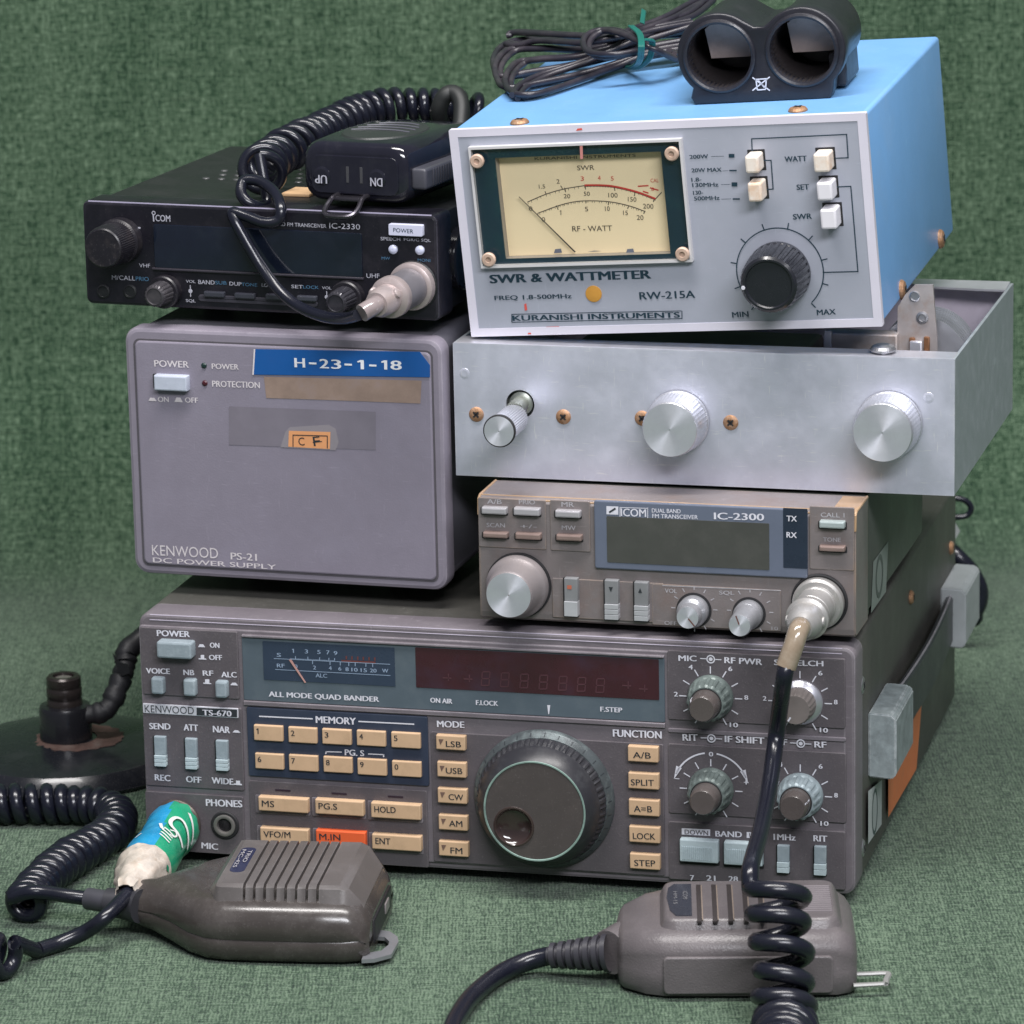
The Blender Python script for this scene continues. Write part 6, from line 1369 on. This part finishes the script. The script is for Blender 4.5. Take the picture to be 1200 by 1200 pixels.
bm = B(); lathe(bm, fl, fdl, [(8.8, .3), (8.9, 1.0), (8.8, 3.2), (7.9, 3.8), (7.3, 3.9)], 44); fixn(bm); pf = put('plug', bm, PK, MB.root, 35)
bm = B(); lathe(bm, fl, fdl, [(7.2, 3.5), (7.0, 17)], 44); fixn(bm); put('plug_barrel', bm, mat('grey_plug_barrel', (.22, .21, .23), .35, .5, var=.1), pf)
bm = B(); lathe(bm, fl, fdl, [(7.4, 16.8), (7.7, 17.4), (7.6, 20.5), (6.2, 21.2), (5.4, 21.4), (5.4, FL - 3), (4.4, FL)], 44); fixn(bm); put('cord_clamp', bm, PK, pf)
for a in (30, 150):
    bm = B(); e_ = fdl.cross(Vector((0, 0, 1))).normalized(); g_ = e_.cross(fdl); d_ = e_ * math.cos(math.radians(a)) + g_ * math.sin(math.radians(a)); lathe(bm, fl + fdl * 24 + d_ * 4.6, d_, [(1.9, 0), (1.8, 1.6), (1.2, 2.0), (.4, 2.0)], 14); put('clamp_screw', fixn(bm), PK, pf)
e2_ = PF.loc + PF.R @ PF.f(424, 367, 38)
bm = B(); tube(bm, smooth_path([fl + fdl * (FL - 2), fl + fdl * (FL + 3), MB.w2l(e2_)], 6), 3.3, 14); put('clear_sleeve', fixn(bm), mat('grey_clear_sleeve', (.24, .20, .20), .2, coat=.5, var=.15), pf)
# scrap of tan tape on the black radio's lid
bm = B(); q0 = PF.top(330, 227, .1); q1 = PF.top(366, 221, .1); box(bm, q0.x, q1.x + 4, q0.y, q0.y + 14, PF.H - .9, PF.H + .4, .2); put('tan_tape_scrap', fixn(bm), mat('tan_foam_tape', (.55, .36, .20), .6, var=.15), RF)

# ------------------------------------------------------------------ twin lighter socket with its tied lead on the meter
tl = PD.top(812, 121, .3); tr = PD.top(975, 113, .3)
exl = (tr - tl); SWd = exl.length; exl.normalize(); ezl = Vector((0, 0, 1)); eyl = ezl.cross(exl)
Rs = PD.R @ Matrix((exl, eyl, ezl)).transposed()
PS = Panel('lighter_socket_adapter', 'black twin-hole socket block standing on top of the sky-blue meter', 'socket adapter', PD.loc + PD.R @ tl, 0, 0, 0, SWd, 40, 36, R=Rs)
RS = PS.root
SB = mat('satin_black_abs', (.016, .016, .022), .34, var=.15, bump=.12, bscale=1300, dirt=(.05, .05, .055), dirt_amt=.3, dscale=60)
c1_ = PS.f(*d2(178, 190), 1); c2_ = PS.f(*d2(456, 170), 1)
Ro = 15.6; Rh = 11.6
def eight(g=0.0):
    pts = []
    for a in range(228, 44, -8): t = math.radians(a); pts.append((c1_.x + (Ro - g) * math.cos(t), c1_.z + (Ro - g) * math.sin(t)))
    mx, mz = (c1_.x + c2_.x) / 2, (c1_.z + c2_.z) / 2
    pts.append((mx - 2.0, mz + 9.6 - g)); pts.append((mx + 2.0, mz + 9.6 - g))
    for a in range(136, -50, -8): t = math.radians(a); pts.append((c2_.x + (Ro - g) * math.cos(t), c2_.z + (Ro - g) * math.sin(t)))
    pts += [(SWd - .3, 2.0), (SWd - 1.2, .2), (1.2, .2), (.3, 2.0)]
    return pts[::-1]
bm = holed(eight(.8), [circ(c1_.x, c1_.z, Rh + .8, 48), circ(c2_.x, c2_.z, Rh + .8, 48)], -.2, 7.5, .8); put('front_bezel', bm, SB, RS, 45)
bm = B(); o_ = eight(1.4); loft(bm, [[(x, 7, z) for x, z in o_], [(x, 39, z) for x, z in o_], [(c1_.x + (x - c1_.x) * .98, 40, z * .98) for x, z in o_]]); fixn(bm); bmesh.ops.delete(bm, geom=[f for f in bm.faces if len(f.verts) > 8 and f.calc_center_median().y < 10], context='FACES'); put('body', bm, SB, RS, 45)
bm = B(); box(bm, SWd - 3.4, SWd + 3.0, 14, 39, .3, 13, 1.5); put('side_wing', fixn(bm), SB, RS)
for c in (c1_, c2_):
    bm = B(); lathe(bm, (c.x, 8, c.z), OUT, [(Rh, -27), (Rh, 7.4), (Rh + .5, 8.3)], 44, cap0=True, cap1=False); 
    bmesh.ops.reverse_faces(bm, faces=bm.faces[:]); h = put('socket_bore', bm, mat('dark_bore', (.018, .015, .016), .45), RS, 60)
    bm = B(); lathe(bm, (c.x, 0, c.z), OUT, [(Rh + 2.0, .05), (Rh + 1.7, .9), (Rh + 1.0, 1.25), (Rh + .2, .9), (Rh, .1)], 48, cap1=False); put('bore_lip', fixn(bm), SB, h)
    bm = B(); q = [(c.x + x, 15 - .5 * z, c.z + z) for x, z in ([(-7, -4)] + [(10.6 * math.cos(math.radians(a)), 10.6 * math.sin(math.radians(a))) for a in range(-22, 133, 11)])]
    bm.faces.new([bm.verts.new(p) for p in q]); thick(bm, .6); fixn(bm)
    put('contact_plate', bm, mat('pinkish_contact_plate', (.52, .43, .41), .5, .1, dirt=(.2, .16, .15), dirt_amt=.5, dscale=90, var=.15, vscale=120), h, 60)
bm = B()
def sline(a, b_, wd=.35):
    P0 = PS.f(*d2(*a), .5); P1 = PS.f(*d2(*b_), .5); d = (P1 - P0).normalized(); n = Vector((-d.z, 0, d.x)) * wd / 2
    bm.faces.new([bm.verts.new(p + Vector((0, -.62, 0))) for p in (P0 - n, P1 - n, P1 + n, P0 + n)])
for a, b_ in (((292, 258), (350, 302)), ((292, 302), (350, 256)), ((304, 266), (308, 300)), ((338, 264), (336, 298)), ((308, 300), (336, 298)), ((300, 265), (343, 262)), ((312, 268), (332, 292))): sline(a, b_, .45)
put('bin_symbol', bm, WHITE, RS)
# lead: hank of twin flex
def dt(x, y, h): return PS.w2l(PD.loc + PD.R @ PD.top(*d1(x, y), h))
hank = [
 [(930, 118, 9), (760, 128, 8), (600, 150, 5), (420, 138, 5), (300, 152, 5), (246, 205, 4), (262, 270, 2.5), (330, 262, 2), (480, 238, 3), (640, 200, 5), (760, 172, 7), (930, 140, 8)],
 [(930, 100, 11), (740, 132, 11), (560, 172, 8), (400, 170, 7), (300, 178, 6.5), (252, 228, 5), (258, 285, 2), (290, 312, 1.6), (380, 296, 1.6), (540, 262, 2), (700, 214, 4), (800, 180, 6), (930, 158, 7)],
 [(930, 88, 13), (720, 150, 10), (540, 196, 7), (400, 208, 6), (330, 222, 5), (290, 268, 4), (292, 312, 2), (330, 337, 1.6), (400, 328, 1.6), (520, 288, 1.8), (660, 238, 2.5), (780, 196, 5), (930, 170, 6)],
 [(930, 76, 14), (800, 100, 14), (680, 128, 13), (520, 125, 11), (400, 118, 9.5), (318, 114, 8), (284, 124, 7)],
 [(1010, -20, 18), (930, 18, 17), (850, 62, 16), (760, 96, 15), (660, 130, 14), (540, 150, 12), (400, 142, 10), (320, 158, 8), (284, 152, 8)],
 [(1000, -5, 17), (930, 50, 15), (820, 92, 14), (700, 150, 11), (560, 215, 6), (420, 262, 3.5), (340, 302, 2.2), (310, 340, 1.6)],
 [(930, 215, 3), (860, 200, 8), (790, 165, 14), (700, 120, 17), (630, 106, 17), (578, 124, 16), (560, 156, 14), (580, 188, 12), (650, 196, 12), (740, 182, 12)],
 [(930, 200, 3), (860, 185, 9)],
]
bm = B()
for L_ in hank:
    P_ = smooth_path([dt(*p) for p in L_], 8)
    for s_ in (-1, 1):
        Q = []
        for i, p in enumerate(P_):
            d = (P_[min(i + 1, len(P_) - 1)] - P_[max(i - 1, 0)]).normalized(); sd = d.cross(Vector((.25, .35, 1))).normalized()
            Q.append(p + sd * (1.05 * s_) + Vector((0, 0, .4 * s_)))
        tube(bm, Q, 1.22, 8)
put('twin_lead', fixn(bm), mat('dusty_black_flex', (.022, .020, .028), .34, var=.2, vscale=60, dirt=(.11, .09, .10), dirt_amt=.4, dscale=50), RS, 60)
# green wire tie round the hank
tc = PD.loc + PD.R @ PD.top(748, 52, 8); 
TT = Free('wire_tie', 'teal-green plastic wire tie twisted round the black cable hank', 'cable tie', tc, -14)
TM = mat('teal_green_tie', (.010, .125, .105), .35, var=.12, coat=.2)
tz = lambda x, y, h: TT.w2l(PD.loc + PD.R @ PD.top(*d1(x, y), h))
def band(pts, wd=1.4):
    P_ = smooth_path(pts, 8); bm = B(); tube(bm, P_, .55, 8); tube(bm, [p + Vector((1.5, 0, 0)) for p in P_], .55, 8); tube(bm, [p + Vector((.75, 0, 0)) for p in P_], .5, 8); return bm
bm = band([tz(712, 92, 19), tz(742, 120, 18.5), tz(748, 165, 16), tz(740, 215, 9), tz(712, 236, 3), tz(690, 228, 2)]); put('band', fixn(bm), TM, TT.root)
bm = band([tz(690, 228, 2), tz(730, 240, 3), tz(775, 205, 9), tz(786, 150, 16), tz(770, 138, 18)]); put('band', fixn(bm), TM, TT.root)
bm = B(); q = [tz(752, 82, 20), tz(758, 34, 22), tz(772, 42, 22), tz(766, 88, 20)]; bm.faces.new([bm.verts.new(p) for p in q]); thick(bm, .6); put('tail', fixn(bm), TM, TT.root)

# ------------------------------------------------------------------ magnetic aerial base on the cloth, far left
AB = Free('magnetic_antenna', 'round black magnetic aerial base with a threaded stud and rust stains, far left', 'antenna', (-43, 124, 0))
AM = mat('black_enamel_base', (.010, .011, .015), .28, dust=.3, edge=((.10, .09, .10), .6, .001), var=.2, coat=.2, dirt=(.05, .05, .055), dirt_amt=.45, dscale=40)
bm = B(); lathe(bm, (0, 0, 0), (0, 0, 1), [(49, .2), (49.5, 1.5), (48, 4.5), (44.5, 7.8), (42, 8.6), (30, 10.2), (12, 10.9)], 24, phase=.1); fixn(bm); put('magnet_base', bm, AM, AB.root, 25)
bm = B(); rr = random.Random(9); N_ = 60
ri = [(11.0 * math.cos(2 * math.pi * i / N_) + 1.5, 11 * math.sin(2 * math.pi * i / N_)) for i in range(N_)]; ro = []
for i in range(N_):
    a = 2 * math.pi * i / N_; r = 18.5 + 2.5 * math.cos(a - .3) + rr.uniform(-1.0, 1.0); ro.append((r * math.cos(a) + 2.5, r * math.sin(a)))
vo = [bm.verts.new((x, y, 10.75 + .0)) for x, y in ro]; vi = [bm.verts.new((x, y, 11.25)) for x, y in ri]
for i in range(N_): bm.faces.new((vo[i], vo[(i + 1) % N_], vi[(i + 1) % N_], vi[i]))
put('rust_stain', fixn(bm), mat('crusty_rust', (.075, .042, .034), .8, var=.5, vscale=150, bump=.6, bscale=500, dirt=(.15, .125, .11), dirt_amt=.8, dscale=130), AB.root)
bm = B(); lathe(bm, (0, 0, 10), (0, 0, 1), [(10.6, 0), (10.6, 13.6), (10.0, 15.0), (7.6, 15.4)], 40); put('stud_collar', fixn(bm), mat('black_collar', (.012, .012, .015), .28, coat=.2, dirt=(.06, .055, .05), dirt_amt=.4), AB.root)
bm = B(); prof = [(6.6, 14.6)]
prof += [(7.2, 15.2), (7.2, 17.4), (6.9, 17.8), (6.9, 18.4), (7.2, 18.8), (7.2, 22.2), (6.9, 22.6), (6.9, 23.1), (7.1, 23.5)]
prof += [(7.0, 25.4), (7.0, 26.6), (6.2, 27.4), (4.3, 27.4), (3.9, 25)]
lathe(bm, (0, 0, 10), (0, 0, 1), prof, 40); st = put('threaded_stud', fixn(bm), mat('dark_bronze_stud', (.035, .028, .027), .3, .4, var=.2, dirt=(.09, .06, .05), dirt_amt=.5), AB.root)
bm = B(); lathe(bm, (0, 0, 10), (0, 0, 1), [(3.8, 25), (3.5, 26.4), (2.0, 26.8)], 24); put('centre_pin', fixn(bm), mat('tarnished_contact', (.32, .29, .27), .4, .6, var=.3, vscale=300), st)
lead = [Vector((-36, 122, 21)), PY(124, 832, 123), PY(138, 806, 128), PY(147, 780, 134), PY(157, 755, 140), Vector((14, 160, 60)), Vector((26, 200, 48)), Vector((44, 290, 12)), Vector((30, 350, 5))]
P_ = smooth_path([AB.w2l(p) for p in lead], 10); rr = random.Random(4); rad = [4.3 + rr.uniform(-.5, .6) for _ in range(len(P_))]
bm = B(); tube(bm, P_, lambda t: rad[min(len(rad) - 1, int(t * (len(rad) - 1)))] * (1 if t < .6 else .6), 12); ld_ = put('taped_lead', fixn(bm), mat('frayed_black_tape', (.014, .014, .017), .55, var=.3, vscale=80, bump=.6, bscale=220), AB.root, 50)
bm = B(); q = [AB.w2l(PY(x, y, 126)) for x, y in ((132, 765), (141, 776), (149, 778), (152, 788), (142, 792), (137, 780))]; bm.faces.new([bm.verts.new(p) for p in q]); thick(bm, .9); put('loose_tape_flap', fixn(bm), mat('frayed_black_tape', (.014, .014, .017), .55), ld_)

# ------------------------------------------------------------------ power lead dangling behind the stack
yb_ = 262
PW = Free('power_cable', 'black power cable looping out behind the right side of the radios', 'cable', PZ(1140, 720, 2) * 0 + Vector((285, 262, 0)))
put_tube(PW, 'cable', [PY(1075, 612, yb_ + 8), PY(1100, 632, yb_ + 8), PY(1122, 652, yb_), PY(1140, 672, yb_), PY(1149, 694, yb_), PY(1143, 716, yb_), PY(1122, 730, yb_ + 4), Vector((270, 275, 3)), Vector((240, 300, 3))], 3.6, CABLE, n=14)
put_tube(PW, 'thin_wire_loop', [PY(1085, 590, yb_), PY(1112, 584, yb_), PY(1130, 586, yb_), PY(1138, 595, yb_), PY(1133, 604, yb_), PY(1118, 606, yb_), PY(1095, 604, yb_ + 4)], 1.35, CABLE)
bm = B(); q = [PW.w2l(PY(x, y, yb_ - 3)) for x, y in ((1106, 580), (1119, 582), (1113, 601), (1125, 622), (1119, 632), (1110, 614), (1105, 598))]; bm.faces.new([bm.verts.new(p) for p in q]); thick(bm, .8); put('grey_strap', fixn(bm), mat('pale_grey_strap', (.26, .28, .28), .4), PW.root)
bm = B(); W_ = PE.W; box(bm, W_ - 24, W_ - 3, 150.1, 160, 6, 42, 1.5); put('rear_connector_block', fixn(bm), RUBBER, RE)
